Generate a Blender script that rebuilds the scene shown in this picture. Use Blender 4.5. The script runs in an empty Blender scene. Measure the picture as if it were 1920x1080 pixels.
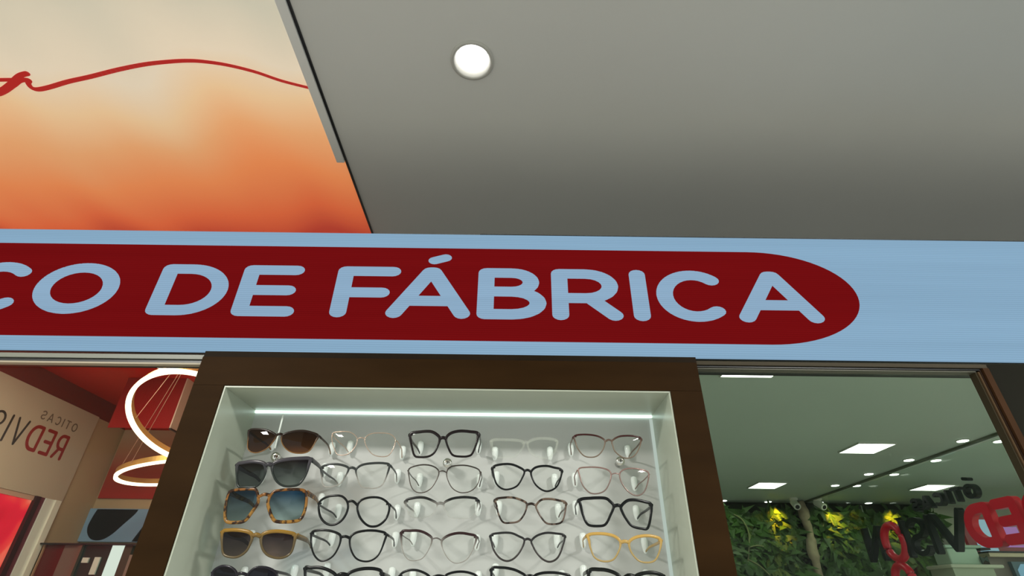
import bpy, bmesh, math, random
from math import radians, cos, sin, pi
from mathutils import Vector, Matrix
random.seed(7)
scn = bpy.context.scene
COL = scn.collection

# ------------------------------------------------------------ camera
cd = bpy.data.cameras.new('camera'); cam = bpy.data.objects.new('camera', cd); COL.objects.link(cam)
cd.sensor_fit = 'HORIZONTAL'; cd.sensor_width = 36.0; cd.lens = 36.0 * 965.0 / 1920.0
cd.clip_start = 0.02; cd.clip_end = 100
PITCH, ROLL = radians(31.8), radians(0.72)
Fv = Vector((0, cos(PITCH), sin(PITCH))); R0 = Vector((1, 0, 0)); U0 = Vector((0, -sin(PITCH), cos(PITCH)))
Rv = R0 * cos(ROLL) + U0 * sin(ROLL); Uv = U0 * cos(ROLL) - R0 * sin(ROLL)
cam.matrix_world = Matrix(((Rv.x, Uv.x, -Fv.x, 0), (Rv.y, Uv.y, -Fv.y, 0), (Rv.z, Uv.z, -Fv.z, 1.6), (0, 0, 0, 1)))
scn.camera = cam

# ------------------------------------------------------------ world, exposure, added fill lights
w = bpy.data.worlds.new('mall_ambience'); scn.world = w; w.use_nodes = True
w.node_tree.nodes['Background'].inputs[0].default_value = (0.92, 0.98, 0.93, 1)
w.node_tree.nodes['Background'].inputs[1].default_value = 1.0
scn.view_settings.view_transform = 'Standard'; scn.view_settings.look = 'None'
scn.view_settings.gamma = 1.0; scn.view_settings.exposure = 0.0; scn.view_settings.use_curve_mapping = False

def area(name, loc, sx, sy, power, col, rot=(0, 0, 0)):
    l = bpy.data.lights.new(name, 'AREA'); l.shape = 'RECTANGLE'; l.size = sx; l.size_y = sy
    l.energy = power; l.color = col
    o = bpy.data.objects.new(name, l); COL.objects.link(o); o.location = loc; o.rotation_euler = rot
    return o
area('corridor_fill', (-1.5, -0.45, 2.78), 0.30, 0.30, 54, (1.0, 0.97, 0.90))  # unseen fill lights added to brighten the corridor and its ceiling
area('corridor_fill', (1.5, -0.45, 2.78), 0.30, 0.30, 54, (1.0, 0.98, 0.92))
area('corridor_fill', (4.2, -0.45, 2.78), 0.30, 0.30, 36, (0.86, 1.0, 0.97))
area('store_fill', (2.0, 2.1, 2.77), 0.6, 0.6, 34, (0.95, 1.0, 0.88))  # fill lights added out of view to lift the store interior
area('store_fill', (4.6, 2.2, 2.77), 0.6, 0.6, 40, (0.95, 1.0, 0.88))
area('store_fill', (6.9, 4.6, 2.77), 0.6, 0.6, 40, (0.95, 1.0, 0.88))
area('showroom_fill', (-1.9, 2.1, 2.77), 0.5, 0.3, 22, (1.0, 0.86, 0.68))  # unseen warm fill added to lift the showroom

# ------------------------------------------------------------ materials
def new_mat(name):
    m = bpy.data.materials.new(name); m.use_nodes = True
    nt = m.node_tree; b = nt.nodes['Principled BSDF']; return m, nt, b
def setin(b, k, v):
    if k in b.inputs: b.inputs[k].default_value = v
def mat(name, col, rough=0.5, metal=0.0, noise=0.0, scale=20.0, bump=0.0, spec=0.5, coat=0.0, emit=None, es=0.0, stretch=None):
    m, nt, b = new_mat(name)
    c = (col[0], col[1], col[2], 1)
    setin(b, 'Base Color', c); setin(b, 'Roughness', rough); setin(b, 'Metallic', metal)
    setin(b, 'Specular IOR Level', spec); setin(b, 'Coat Weight', coat)
    if emit: setin(b, 'Emission Color', (*emit, 1)); setin(b, 'Emission Strength', es)
    if noise or bump:
        tc = nt.nodes.new('ShaderNodeTexCoord'); mp = nt.nodes.new('ShaderNodeMapping')
        nz = nt.nodes.new('ShaderNodeTexNoise'); nz.inputs['Scale'].default_value = scale; nz.inputs['Detail'].default_value = 5
        if stretch: mp.inputs['Scale'].default_value = stretch
        nt.links.new(tc.outputs['Object'], mp.inputs[0]); nt.links.new(mp.outputs[0], nz.inputs['Vector'])
        if noise:
            rp = nt.nodes.new('ShaderNodeValToRGB')
            rp.color_ramp.elements[0].position = 0.3; rp.color_ramp.elements[1].position = 0.7
            rp.color_ramp.elements[0].color = (*[x * (1 - noise) for x in col], 1)
            rp.color_ramp.elements[1].color = (*[min(1, x * (1 + noise)) for x in col], 1)
            nt.links.new(nz.outputs['Fac'], rp.inputs[0]); nt.links.new(rp.outputs[0], b.inputs['Base Color'])
        if bump:
            bp = nt.nodes.new('ShaderNodeBump'); bp.inputs['Strength'].default_value = bump; bp.inputs['Distance'].default_value = 0.002
            nt.links.new(nz.outputs['Fac'], bp.inputs['Height']); nt.links.new(bp.outputs[0], b.inputs['Normal'])
    return m
def emis(name, col, s=1.0):
    m = bpy.data.materials.new(name); m.use_nodes = True; nt = m.node_tree; nt.nodes.clear()
    e = nt.nodes.new('ShaderNodeEmission'); e.inputs[0].default_value = (*col, 1); e.inputs[1].default_value = s
    o = nt.nodes.new('ShaderNodeOutputMaterial'); nt.links.new(e.outputs[0], o.inputs[0]); return m
def led(name, col, s=1.0):
    """LED module face: emission broken into fine horizontal pixel rows, slightly uneven between rows of modules"""
    m = emis(name, col, s); nt = m.node_tree; e = [n for n in nt.nodes if n.type == 'EMISSION'][0]
    g = nt.nodes.new('ShaderNodeNewGeometry'); sx = nt.nodes.new('ShaderNodeSeparateXYZ'); nt.links.new(g.outputs['Position'], sx.inputs[0])
    wv = nt.nodes.new('ShaderNodeMath'); wv.operation = 'MULTIPLY'; wv.inputs[1].default_value = 2 * pi / 0.0052; nt.links.new(sx.outputs['Z'], wv.inputs[0])
    sn = nt.nodes.new('ShaderNodeMath'); sn.operation = 'SINE'; nt.links.new(wv.outputs[0], sn.inputs[0])
    tc = nt.nodes.new('ShaderNodeTexCoord'); mp = nt.nodes.new('ShaderNodeMapping'); mp.inputs['Scale'].default_value = (0.7, 1, 26)
    nz = nt.nodes.new('ShaderNodeTexNoise'); nz.inputs['Scale'].default_value = 1.5
    nt.links.new(tc.outputs['Object'], mp.inputs[0]); nt.links.new(mp.outputs[0], nz.inputs['Vector'])
    a = nt.nodes.new('ShaderNodeMath'); a.operation = 'MULTIPLY_ADD'; a.inputs[1].default_value = 0.07; a.inputs[2].default_value = 0.90
    nt.links.new(sn.outputs[0], a.inputs[0])
    b = nt.nodes.new('ShaderNodeMath'); b.operation = 'MULTIPLY_ADD'; b.inputs[1].default_value = 0.20
    nt.links.new(nz.outputs['Fac'], b.inputs[0]); nt.links.new(a.outputs[0], b.inputs[2])
    c = nt.nodes.new('ShaderNodeMath'); c.operation = 'MULTIPLY'; c.inputs[1].default_value = s; nt.links.new(b.outputs[0], c.inputs[0])
    nt.links.new(c.outputs[0], e.inputs[1]); return m
def clear(name, tint, ior=1.40, rough=0.02, top=None, gloss=1.0):
    """thin clear or tinted sheet; top = tint at the upper edge for graduated lenses"""
    m = bpy.data.materials.new(name); m.use_nodes = True; nt = m.node_tree; nt.nodes.clear()
    o = nt.nodes.new('ShaderNodeOutputMaterial'); mx = nt.nodes.new('ShaderNodeMixShader')
    t = nt.nodes.new('ShaderNodeBsdfTransparent'); g = nt.nodes.new('ShaderNodeBsdfGlossy'); ge = nt.nodes.new('ShaderNodeNewGeometry')
    t.inputs[0].default_value = (*tint, 1); g.inputs['Roughness'].default_value = rough; g.inputs[0].default_value = (gloss, gloss, gloss, 1)
    f0 = ((ior - 1) / (ior + 1)) ** 2
    def mth(op, a, b=None):
        n = nt.nodes.new('ShaderNodeMath'); n.operation = op
        for i, v in enumerate((a, b)):
            if v is None: continue
            if isinstance(v, (int, float)): n.inputs[i].default_value = v
            else: nt.links.new(v, n.inputs[i])
        return n.outputs[0]
    dt = nt.nodes.new('ShaderNodeVectorMath'); dt.operation = 'DOT_PRODUCT'; nt.links.new(ge.outputs['Incoming'], dt.inputs[0]); nt.links.new(ge.outputs['Normal'], dt.inputs[1])
    fac = mth('ADD', mth('MULTIPLY', mth('POWER', mth('SUBTRACT', 1.0, mth('ABSOLUTE', dt.outputs['Value'])), 5.0), 1 - f0), f0)
    if top:
        tc = nt.nodes.new('ShaderNodeTexCoord'); sx = nt.nodes.new('ShaderNodeSeparateXYZ'); rp = nt.nodes.new('ShaderNodeValToRGB')
        rp.color_ramp.elements[0].color = (*tint, 1); rp.color_ramp.elements[1].color = (*top, 1)
        rp.color_ramp.elements[0].position = 0.05; rp.color_ramp.elements[1].position = 0.85
        nt.links.new(tc.outputs['Generated'], sx.inputs[0]); nt.links.new(sx.outputs['Z'], rp.inputs[0]); nt.links.new(rp.outputs[0], t.inputs[0])
    nt.links.new(fac, mx.inputs[0]); nt.links.new(t.outputs[0], mx.inputs[1]); nt.links.new(g.outputs[0], mx.inputs[2])
    nt.links.new(mx.outputs[0], o.inputs[0]); return m
def rim_mat(name, top, bottom=None, alpha_top=1.0, alpha_bottom=1.0, blotch=None, metal=0.0, rough=0.22, mid=0.45):
    """eyewear acetate or metal; colour changes from brow to lower rim, blotch = tortoise spots"""
    m, nt, b = new_mat(name); setin(b, 'Roughness', rough); setin(b, 'Metallic', metal); setin(b, 'Specular IOR Level', 0.28)
    bottom = bottom or top
    tc = nt.nodes.new('ShaderNodeTexCoord'); sx = nt.nodes.new('ShaderNodeSeparateXYZ'); rp = nt.nodes.new('ShaderNodeValToRGB')
    nt.links.new(tc.outputs['Generated'], sx.inputs[0]); nt.links.new(sx.outputs['Z'], rp.inputs[0])
    e = rp.color_ramp.elements; e[0].color = (*bottom, 1); e[1].color = (*top, 1); e[0].position = mid; e[1].position = min(1, mid + 0.35)
    src = rp.outputs[0]
    if blotch:
        nz = nt.nodes.new('ShaderNodeTexNoise'); nz.inputs['Scale'].default_value = 95; nt.links.new(tc.outputs['Object'], nz.inputs['Vector'])
        r2 = nt.nodes.new('ShaderNodeValToRGB'); r2.color_ramp.elements[0].position = 0.45; r2.color_ramp.elements[1].position = 0.56
        nt.links.new(nz.outputs['Fac'], r2.inputs[0])
        mx = nt.nodes.new('ShaderNodeMix'); mx.data_type = 'RGBA'; nt.links.new(r2.outputs[0], mx.inputs[0])
        nt.links.new(rp.outputs[0], mx.inputs[6]); mx.inputs[7].default_value = (*blotch, 1); src = mx.outputs[2]
    nt.links.new(src, b.inputs['Base Color'])
    if alpha_top < 1 or alpha_bottom < 1:
        mr = nt.nodes.new('ShaderNodeMapRange'); mr.inputs[1].default_value = mid; mr.inputs[2].default_value = min(1, mid + 0.35)
        mr.inputs[3].default_value = alpha_bottom; mr.inputs[4].default_value = alpha_top
        nt.links.new(sx.outputs['Z'], mr.inputs[0]); nt.links.new(mr.outputs[0], b.inputs['Alpha'])
    return m

# ------------------------------------------------------------ object helpers
def obj(name, bm, m, parent=None, smooth=False, loc=None):
    me = bpy.data.meshes.new(name)
    bmesh.ops.recalc_face_normals(bm, faces=bm.faces)
    bm.to_mesh(me); bm.free()
    if smooth:
        for p in me.polygons: p.use_smooth = True
    o = bpy.data.objects.new(name, me); COL.objects.link(o); me.materials.append(m)
    if parent:
        o.parent = parent; o.matrix_parent_inverse = Matrix.Translation(-parent.location)
    return o
def tag(o, label=None, cat=None, group=None, kind=None):
    if label: o['label'] = label
    if cat: o['category'] = cat
    if group: o['group'] = group
    if kind: o['kind'] = kind
    return o
def empty(name, loc, label, cat, group=None):
    o = bpy.data.objects.new(name, None); COL.objects.link(o); o.location = loc; o.empty_display_size = 0.05
    return tag(o, label, cat, group)
def box(bm, x0, x1, y0, y1, z0, z1, bev=0.0):
    r = bmesh.ops.create_cube(bm, size=1); vs = r['verts']
    for v in vs:
        v.co = Vector(((x0 + x1) / 2 + v.co.x * (x1 - x0), (y0 + y1) / 2 + v.co.y * (y1 - y0), (z0 + z1) / 2 + v.co.z * (z1 - z0)))
    if bev:
        es = list({e for v in vs for e in v.link_edges})
        bmesh.ops.bevel(bm, geom=es, offset=bev, segments=2, affect='EDGES', profile=0.5)
    return bm
def B(*a, **k): return box(bmesh.new(), *a, **k)
def struct(name, bm, m, label=None):
    o = obj(name, bm, m); o['kind'] = 'structure'
    if label: o['label'] = label
    return o
def lathe(bm, prof, c, axis='z', n=40):
    """prof: list of (radius, height) along the axis from point c"""
    rings = []
    for r, h in prof:
        ring = []
        for i in range(n):
            a = 2 * pi * i / n
            p = (r * cos(a), r * sin(a), h) if axis == 'z' else (r * cos(a), h, r * sin(a))
            ring.append(bm.verts.new((c[0] + p[0], c[1] + p[1], c[2] + p[2])))
        rings.append(ring)
    for a, b in zip(rings, rings[1:]):
        for i in range(n): bm.faces.new((a[i], a[(i + 1) % n], b[(i + 1) % n], b[i]))
    for rg, (r, h) in ((rings[0], prof[0]), (rings[-1], prof[-1])):
        bm.faces.new(rg)
    return bm
def tube(bm, pts, r, n=8, closed=False, rz=None):
    """sweep an n-gon (or an ellipse when rz given) along pts; r may be a list"""
    pts = [Vector(p) for p in pts]; N = len(pts); rings = []
    for i, p in enumerate(pts):
        a = pts[(i - 1) % N] if (closed or i > 0) else p
        b = pts[(i + 1) % N] if (closed or i < N - 1) else p
        t = (b - a).normalized(); up = Vector((0, 0, 1)) if abs(t.z) < 0.95 else Vector((0, 1, 0))
        u = t.cross(up).normalized(); v = u.cross(t).normalized()
        rr = r[i] if isinstance(r, (list, tuple)) else r
        r2 = rr if rz is None else (rz[i] if isinstance(rz, (list, tuple)) else rz)
        rings.append([bm.verts.new(p + u * (rr * cos(2 * pi * k / n)) + v * (r2 * sin(2 * pi * k / n))) for k in range(n)])
    M = N if closed else N - 1
    for i in range(M):
        a, b = rings[i], rings[(i + 1) % N]
        for k in range(n): bm.faces.new((a[k], a[(k + 1) % n], b[(k + 1) % n], b[k]))
    if not closed: bm.faces.new(rings[0]); bm.faces.new(rings[-1])
    return bm
def prism(bm, pts2, f, depth):
    """closed 2D outline -> solid; f(u, v, d) gives the 3D point at depth d"""
    n = len(pts2)
    a = [bm.verts.new(f(u, v, 0)) for u, v in pts2]
    if depth == 0: bm.faces.new(a); return bm
    b = [bm.verts.new(f(u, v, depth)) for u, v in pts2]
    bm.faces.new(a); bm.faces.new(b[::-1])
    for i in range(n): bm.faces.new((a[i], b[i], b[(i + 1) % n], a[(i + 1) % n]))
    return bm
def smooth_loop(pts, sub=5):
    n = len(pts); out = []
    for i in range(n):
        p0, p1, p2, p3 = pts[i - 1], pts[i], pts[(i + 1) % n], pts[(i + 2) % n]
        for k in range(sub):
            t = k / sub
            out.append(tuple(0.5 * ((2 * p1[j]) + (-p0[j] + p2[j]) * t + (2 * p0[j] - 5 * p1[j] + 4 * p2[j] - p3[j]) * t * t + (-p0[j] + 3 * p1[j] - 3 * p2[j] + p3[j]) * t ** 3) for j in range(len(p1))))
    return out
def smooth_path(pts, sub=6):
    q = [pts[0]] + list(pts) + [pts[-1]]; out = []
    for i in range(1, len(q) - 2):
        p0, p1, p2, p3 = q[i - 1], q[i], q[i + 1], q[i + 2]
        for k in range(sub):
            t = k / sub
            out.append(tuple(0.5 * ((2 * p1[j]) + (-p0[j] + p2[j]) * t + (2 * p0[j] - 5 * p1[j] + 4 * p2[j] - p3[j]) * t * t + (-p0[j] + 3 * p1[j] - 3 * p2[j] + p3[j]) * t ** 3) for j in range(len(p1))))
    out.append(tuple(pts[-1])); return out

# ---- lettering: rounded strokes on a unit-high box, w wide
def arc(cx, cy, rx, ry, a0, a1, n=14):
    return [(cx + rx * cos(radians(a0 + (a1 - a0) * i / n)), cy + ry * sin(radians(a0 + (a1 - a0) * i / n))) for i in range(n + 1)]
def glyph(ch, t, w):
    h = t / 2; T, Bm, L, R = 1 - h, h, h, w - h; m = 0.5
    if ch == 'C': return [arc(w / 2, m, w / 2 - h, m - h, 48, 312, 24)]
    if ch == 'O': return [arc(w / 2, m, w / 2 - h, m - h, 0, 360, 32)]
    if ch == 'D': x = w * 0.42; return [[(L, Bm), (L, T), (x, T)] + arc(x, m, R - x, m - h, 90, -90, 18) + [(L, Bm)]]
    if ch == 'E': return [[(R, T), (L, T), (L, Bm), (R, Bm)], [(L, m), (R - 0.06 * w, m)]]
    if ch == 'F': return [[(R, T), (L, T), (L, Bm)], [(L, 0.48), (R - 0.13 * w, 0.48)]]
    if ch in 'AÁ':
        g = [[(L, Bm), (w / 2 - .02, T), (w / 2 + .02, T), (R, Bm)], [(w * 0.27, 0.33), (w * 0.73, 0.33)]]
        return g + []
    if ch == 'B':
        x = w * 0.5; q = 0.53; r1 = (T - q) / 2; r2 = (q - Bm) / 2
        return [[(L, Bm), (L, T), (x, T)] + arc(x, q + r1, R - 0.1 * w - x, r1, 90, -90, 10) + [(L, q)],
                [(x, q)] + arc(x, Bm + r2, R - x, r2, 90, -90, 10) + [(L, Bm)]]
    if ch == 'R':
        x = w * 0.5; q = 0.42; r1 = (T - q) / 2
        return [[(L, Bm), (L, T), (x, T)] + arc(x, q + r1, R - 0.03 * w - x, r1, 90, -90, 10) + [(L, q)], [(w * 0.55, q), (R, Bm)]]
    if ch == 'I': return [[(w / 2, Bm), (w / 2, T)]]
    if ch == 'T': return [[(L, T), (R, T)], [(w / 2, T), (w / 2, Bm)]]
    if ch == 'V': return [[(L, T), (w / 2, Bm), (R, T)]]
    if ch == 'N': return [[(L, Bm), (L, T), (R, Bm), (R, T)]]
    if ch == 'S':
        r = (T - Bm) / 4; k = w / 2 - h
        return [arc(w / 2, T - r, k, r, 25, 270, 16) + arc(w / 2, Bm + r, k, r, 90, -155, 16)]
def strokes(bm, lines, t, f, depth, sx=1.0):
    """f(u, v, d) -> 3D; sx stretches a glyph sideways after stroking; pieces are stepped by hundredths of a millimetre so no two faces coincide"""
    k_ = 0
    for ln in lines:
        for (a, b) in zip(ln, ln[1:]):
            dx, dy = b[0] - a[0], b[1] - a[1]; L = math.hypot(dx, dy)
            if L < 1e-6: continue
            nx, ny = -dy / L * t / 2, dx / L * t / 2; k_ += 1; e = k_ * 1.2e-5
            prism(bm, [((a[0] + nx) * sx, a[1] + ny), ((a[0] - nx) * sx, a[1] - ny), ((b[0] - nx) * sx, b[1] - ny), ((b[0] + nx) * sx, b[1] + ny)], lambda u, v, d: f(u, v, d + e), depth)
        for a in ln:
            k_ += 1; e = k_ * 1.2e-5
            prism(bm, [((a[0] + t / 2 * cos(2 * pi * k / 16)) * sx, a[1] + t / 2 * sin(2 * pi * k / 16)) for k in range(16)], lambda u, v, d: f(u, v, d + e), depth)
    return bm

# ------------------------------------------------------------ the setting
white_paint = mat('white_ceiling_paint', (0.67, 0.665, 0.635), 0.6, noise=0.03, scale=1.2)
store_paint = mat('store_ceiling_paint', (0.54, 0.64, 0.56), 0.6, noise=0.03, scale=1.0)
red_paint = mat('red_ceiling_paint', (0.62, 0.009, 0.004), 0.45)
beige_wall = mat('beige_wall_paint', (0.54, 0.42, 0.26), 0.6, noise=0.04, scale=2)
grey_wall = mat('grey_wall_paint', (0.50, 0.50, 0.44), 0.7)
tile = mat('floor_tile', (0.54, 0.54, 0.51), 0.35, noise=0.05, scale=3)
wood = mat('dark_walnut', (0.028, 0.0135, 0.0045), 0.55, noise=0.22, scale=3, stretch=(1, 1, 5), spec=0.03)
darkpanel = mat('charcoal_panel', (0.012, 0.0115, 0.008), 0.6, noise=0.15, scale=5, spec=0.04)
alum = mat('brushed_aluminium', (0.45, 0.46, 0.40), 0.35, 0.6)
blackm = mat('black_metal', (0.012, 0.013, 0.014), 0.4)
brownwood = mat('red_brown_wood', (0.16, 0.075, 0.040), 0.4, noise=0.2, scale=6)
white_lam = mat('white_laminate', (0.78, 0.79, 0.72), 0.45)
glass = clear('window_glass', (0.93, 0.96, 0.93), ior=1.16, rough=0.0)

struct('floor', B(-6, 8, -9, 8, -0.05, 0), tile)
bm = bmesh.new()                                            # corridor ceiling with the round cut-out for the downlight
vs = [bm.verts.new(p) for p in ((-0.528, -9, 2.8), (8, -9, 2.8), (8, 1.6, 2.8), (-0.528, 1.6, 2.8))]
es = [bm.edges.new((vs[i], vs[(i + 1) % 4])) for i in range(4)]
cv = [bm.verts.new((-0.110 + 0.048 * cos(2 * pi * i / 48), 0.822 + 0.048 * sin(2 * pi * i / 48), 2.8)) for i in range(48)]
es += [bm.edges.new((cv[i], cv[(i + 1) % 48])) for i in range(48)]
bmesh.ops.triangle_fill(bm, use_beauty=True, edges=es, normal=(0, 0, 1))
r_ = bmesh.ops.extrude_face_region(bm, geom=list(bm.faces)); bmesh.ops.translate(bm, vec=(0, 0, 0.05), verts=[v for v in r_['geom'] if isinstance(v, bmesh.types.BMVert)])
struct('ceiling', bm, white_paint)
struct('wall_header', B(-3.2, 8, 1.09, 1.14, 2.105, 2.37), darkpanel)
struct('trim_1', B(-3.2, 8, 1.09, 1.65, 2.37, 2.39), darkpanel)
struct('wall_shade_bulkhead', B(-4.0, 8, 1.60, 1.65, 2.39, 2.85), white_paint)  # hidden wall added to deepen the shade on the ceiling behind the sign
struct('ceiling_store', B(0.0, 8, 1.65, 7.25, 2.80, 2.85), store_paint)
struct('ceiling_showroom', B(-2.90, -0.1, 1.65, 3.83, 2.80, 2.85), red_paint)
struct('wall_partition', B(-0.1, 0.0, 1.66, 7.25, 0, 2.80), grey_wall)
struct('wall_left', B(-2.93, -2.83, 1.0, 3.83, 0, 2.674), beige_wall)
struct('wall_left_band', B(-2.93, -2.832, 1.65, 3.83, 2.676, 2.80), mat('maroon_band_paint', (0.20, 0.018, 0.012), 0.5))
struct('wall_showroom_back', B(-2.83, -0.1, 3.78, 3.83, 0, 2.674), beige_wall)
struct('trim_2', B(-2.83, -0.1, 3.775, 3.83, 2.676, 2.80), red_paint)
struct('wall_back', B(0.0, 5.45, 7.2, 7.25, 0, 2.80), mat('dark_green_backing', (0.010, 0.016, 0.006), 0.9))
struct('wall_back_right', B(5.45, 8, 7.2, 7.25, 0, 2.80), grey_wall)
struct('wall_right', B(7.9, 8, 1.65, 7.2, 0, 2.80), grey_wall)
struct('wall_front_right', B(0.9935, 4.0, 1.0, 1.012, 0, 2.046), darkpanel)
struct('wall_under_display', B(-0.64, 0.385, 1.0, 1.14, 0, 0.88), wood)
struct('wall_front_left', B(-4.0, -2.4, 1.0, 1.06, 0, 2.035), darkpanel)

# shopfront glazing
struct('window_1', B(-2.40, -0.640, 1.0085, 1.0125, 0.05, 2.024), glass)
struct('window_2', B(0.387, 0.9685, 1.0165, 1.0205, 0.05, 2.0268), glass)
struct('trim_3', B(-2.40, -0.641, 0.992, 1.008, 2.0315, 2.0410), mat('satin_aluminium', (0.17, 0.18, 0.15), 0.45))
struct('trim_4', B(-2.40, -0.641, 0.996, 1.008, 2.0245, 2.0312), blackm)
struct('trim_5', B(-2.40, -0.641, 0.995, 1.008, 2.0205, 2.0242), mat('pale_bead', (0.34, 0.29, 0.21), 0.5))
struct('trim_6', B(0.386, 0.992, 0.992, 1.016, 2.0335, 2.0415), mat('taupe_trim', (0.060, 0.050, 0.034), 0.6, spec=0.08))
struct('trim_7', B(0.386, 0.978, 0.996, 1.016, 2.0300, 2.0333), blackm)
struct('trim_8', B(0.386, 0.970, 0.999, 1.016, 2.0270, 2.0298), mat('grey_bead', (0.09, 0.088, 0.062), 0.5))
struct('trim_9', B(0.9805, 0.9930, 0.991, 1.000, 0.02, 2.0330), mat('red_brown_wood', (0.046, 0.021, 0.009), 0.6, noise=0.2, scale=6, spec=0.05))
struct('trim_10', B(0.9762, 0.9803, 0.996, 1.004, 0.02, 2.0298), mat('dark_brown_bead', (0.020, 0.010, 0.006), 0.6, spec=0.05))
struct('trim_11', B(0.9722, 0.9760, 0.997, 1.006, 0.02, 2.0268), mat('light_wood_bead', (0.075, 0.046, 0.024), 0.6, spec=0.05))
struct('trim_12', B(0.9690, 0.9720, 1.000, 1.016, 0.02, 2.0268), mat('olive_jamb', (0.042, 0.034, 0.020), 0.6, spec=0.05))

# ------------------------------------------------------------ printed fabric ceiling panel on the left
m, nt, b = new_mat('printed_fabric')
tc = nt.nodes.new('ShaderNodeTexCoord'); sx = nt.nodes.new('ShaderNodeSeparateXYZ'); nt.links.new(tc.outputs['Object'], sx.inputs[0])
mp = nt.nodes.new('ShaderNodeMapping'); mp.inputs['Scale'].default_value = (1.7, 0.9, 1); nt.links.new(tc.outputs['Object'], mp.inputs[0])
nz = nt.nodes.new('ShaderNodeTexNoise'); nz.inputs['Scale'].default_value = 1.6; nz.inputs['Detail'].default_value = 1.2; nt.links.new(mp.outputs[0], nz.inputs['Vector'])
ad = nt.nodes.new('ShaderNodeMath'); ad.operation = 'MULTIPLY_ADD'; ad.inputs[1].default_value = 0.36; nt.links.new(nz.outputs['Fac'], ad.inputs[0])
nt.links.new(sx.outputs['Y'], ad.inputs[2])
mr = nt.nodes.new('ShaderNodeMapRange'); mr.inputs[1].default_value = 0.77; mr.inputs[2].default_value = 1.77; nt.links.new(ad.outputs[0], mr.inputs[0])
rp = nt.nodes.new('ShaderNodeValToRGB'); cr = rp.color_ramp
cr.elements[0].position = 0.04; cr.elements[0].color = (0.56, 0.52, 0.41, 1)
cr.elements[1].position = 1.0; cr.elements[1].color = (0.50, 0.050, 0.025, 1)
for p, c in ((0.24, (0.74, 0.62, 0.47)), (0.38, (0.80, 0.54, 0.31)), (0.53, (0.82, 0.39, 0.17)), (0.70, (0.86, 0.27, 0.09)), (0.87, (0.76, 0.14, 0.045))):
    e = cr.elements.new(p); e.color = (*c, 1)
nt.links.new(mr.outputs[0], rp.inputs[0]); nt.links.new(rp.outputs[0], b.inputs['Base Color']); nt.links.new(rp.outputs[0], b.inputs['Emission Color'])
setin(b, 'Emission Strength', 0.60); setin(b, 'Roughness', 0.5)
PRINT = m
pan = empty('printed_ceiling_panel', (-2.2, -0.7, 2.80), 'large backlit ceiling panel printed in cream fading to orange and red, above the left of the sign', 'ceiling panel')
obj('fabric', B(-4.0, -0.535, -3.0, 1.60, 2.80, 2.83), PRINT, pan)
redline = mat('red_ink', (0.36, 0.022, 0.018), 0.5, emit=(0.40, 0.035, 0.028), es=0.62)
SC = [(-0.538, 0.916), (-0.561, 0.91), (-0.628, 0.889), (-0.69, 0.862), (-0.754, 0.843), (-0.809, 0.834), (-0.849, 0.832), (-0.898, 0.835), (-0.969, 0.844), (-1.051, 0.861), (-1.138, 0.883), (-1.212, 0.9), (-1.275, 0.918), (-1.313, 0.926), (-1.327, 0.921), (-1.325, 0.906), (-1.316, 0.897), (-1.34, 0.898), (-1.37, 0.913), (-1.43, 0.941), (-1.52, 0.965)]
bm = bmesh.new()
def flat_line(bm, pts, wd, z=2.7985):
    pts = smooth_path(pts, 6)
    f = lambda u, v, d: Vector((u, v, z + d))
    n = len(pts)
    for i in range(n - 1):
        a, c = pts[i], pts[i + 1]; dx, dy = c[0] - a[0], c[1] - a[1]; L = math.hypot(dx, dy)
        if L < 1e-7: continue
        h = wd(i / n) / 2; nx, ny = -dy / L * h, dx / L * h
        prism(bm, [(a[0] + nx, a[1] + ny), (a[0] - nx, a[1] - ny), (c[0] - nx, c[1] - ny), (c[0] + nx, c[1] + ny)], f, 0.001)
        prism(bm, [(a[0] + h * cos(k * pi / 5), a[1] + h * sin(k * pi / 5)) for k in range(10)], f, 0.001)
flat_line(bm, SC, lambda t: 0.0080 + 0.0055 * min(1, t * 1.6))
flat_line(bm, [(-1.304, 0.876), (-1.333, 0.885), (-1.384, 0.914), (-1.425, 0.933), (-1.50, 0.955)], lambda t: 0.0145)
flat_line(bm, [(-1.357, 0.896), (-1.394, 0.897), (-1.46, 0.900)], lambda t: 0.011)
obj('red_script_line', bm, redline, pan)
gp = obj('ceiling_edge_profile', B(-0.5600, -0.5352, -3.0, 1.18, 2.790, 2.7993, bev=0.0015), mat('grey_profile', (0.80, 0.79, 0.76), 0.5))
tag(gp, 'straight grey metal profile along the edge between orange printed ceiling and white ceiling', 'ceiling profile')
struct('trim_13', B(-0.5345, -0.5285, -3.0, 1.60, 2.796, 2.84), blackm)

# ------------------------------------------------------------ downlight in the white corridor ceiling
dl = empty('downlight', (-0.110, 0.822, 2.80), 'single round recessed downlight glowing in the white corridor ceiling above the sign', 'ceiling light')
c = (-0.110, 0.822, 2.80)
bm = bmesh.new(); N = 48
prof = [(0.056, -0.0005), (0.0555, -0.004), (0.050, -0.006), (0.046, -0.003), (0.040, 0.018), (0.038, 0.030), (0.043, 0.031), (0.0475, 0.004), (0.0475, -0.0005)]
lathe(bm, prof, c, n=N)
bmesh.ops.delete(bm, geom=[f for f in bm.faces if len(f.verts) > 4], context='FACES')
obj('trim_ring', bm, mat('downlight_trim', (0.50, 0.49, 0.45), 0.5), dl, smooth=True)
bm = bmesh.new(); lathe(bm, [(0.0360, 0.027), (0.0360, 0.020), (0.033, 0.014), (0.025, 0.010), (0.012, 0.008)], c, n=N)
obj('lamp_lens', bm, emis('downlight_glow', (1.0, 0.99, 0.95), 6.0), dl, smooth=True)

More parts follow.
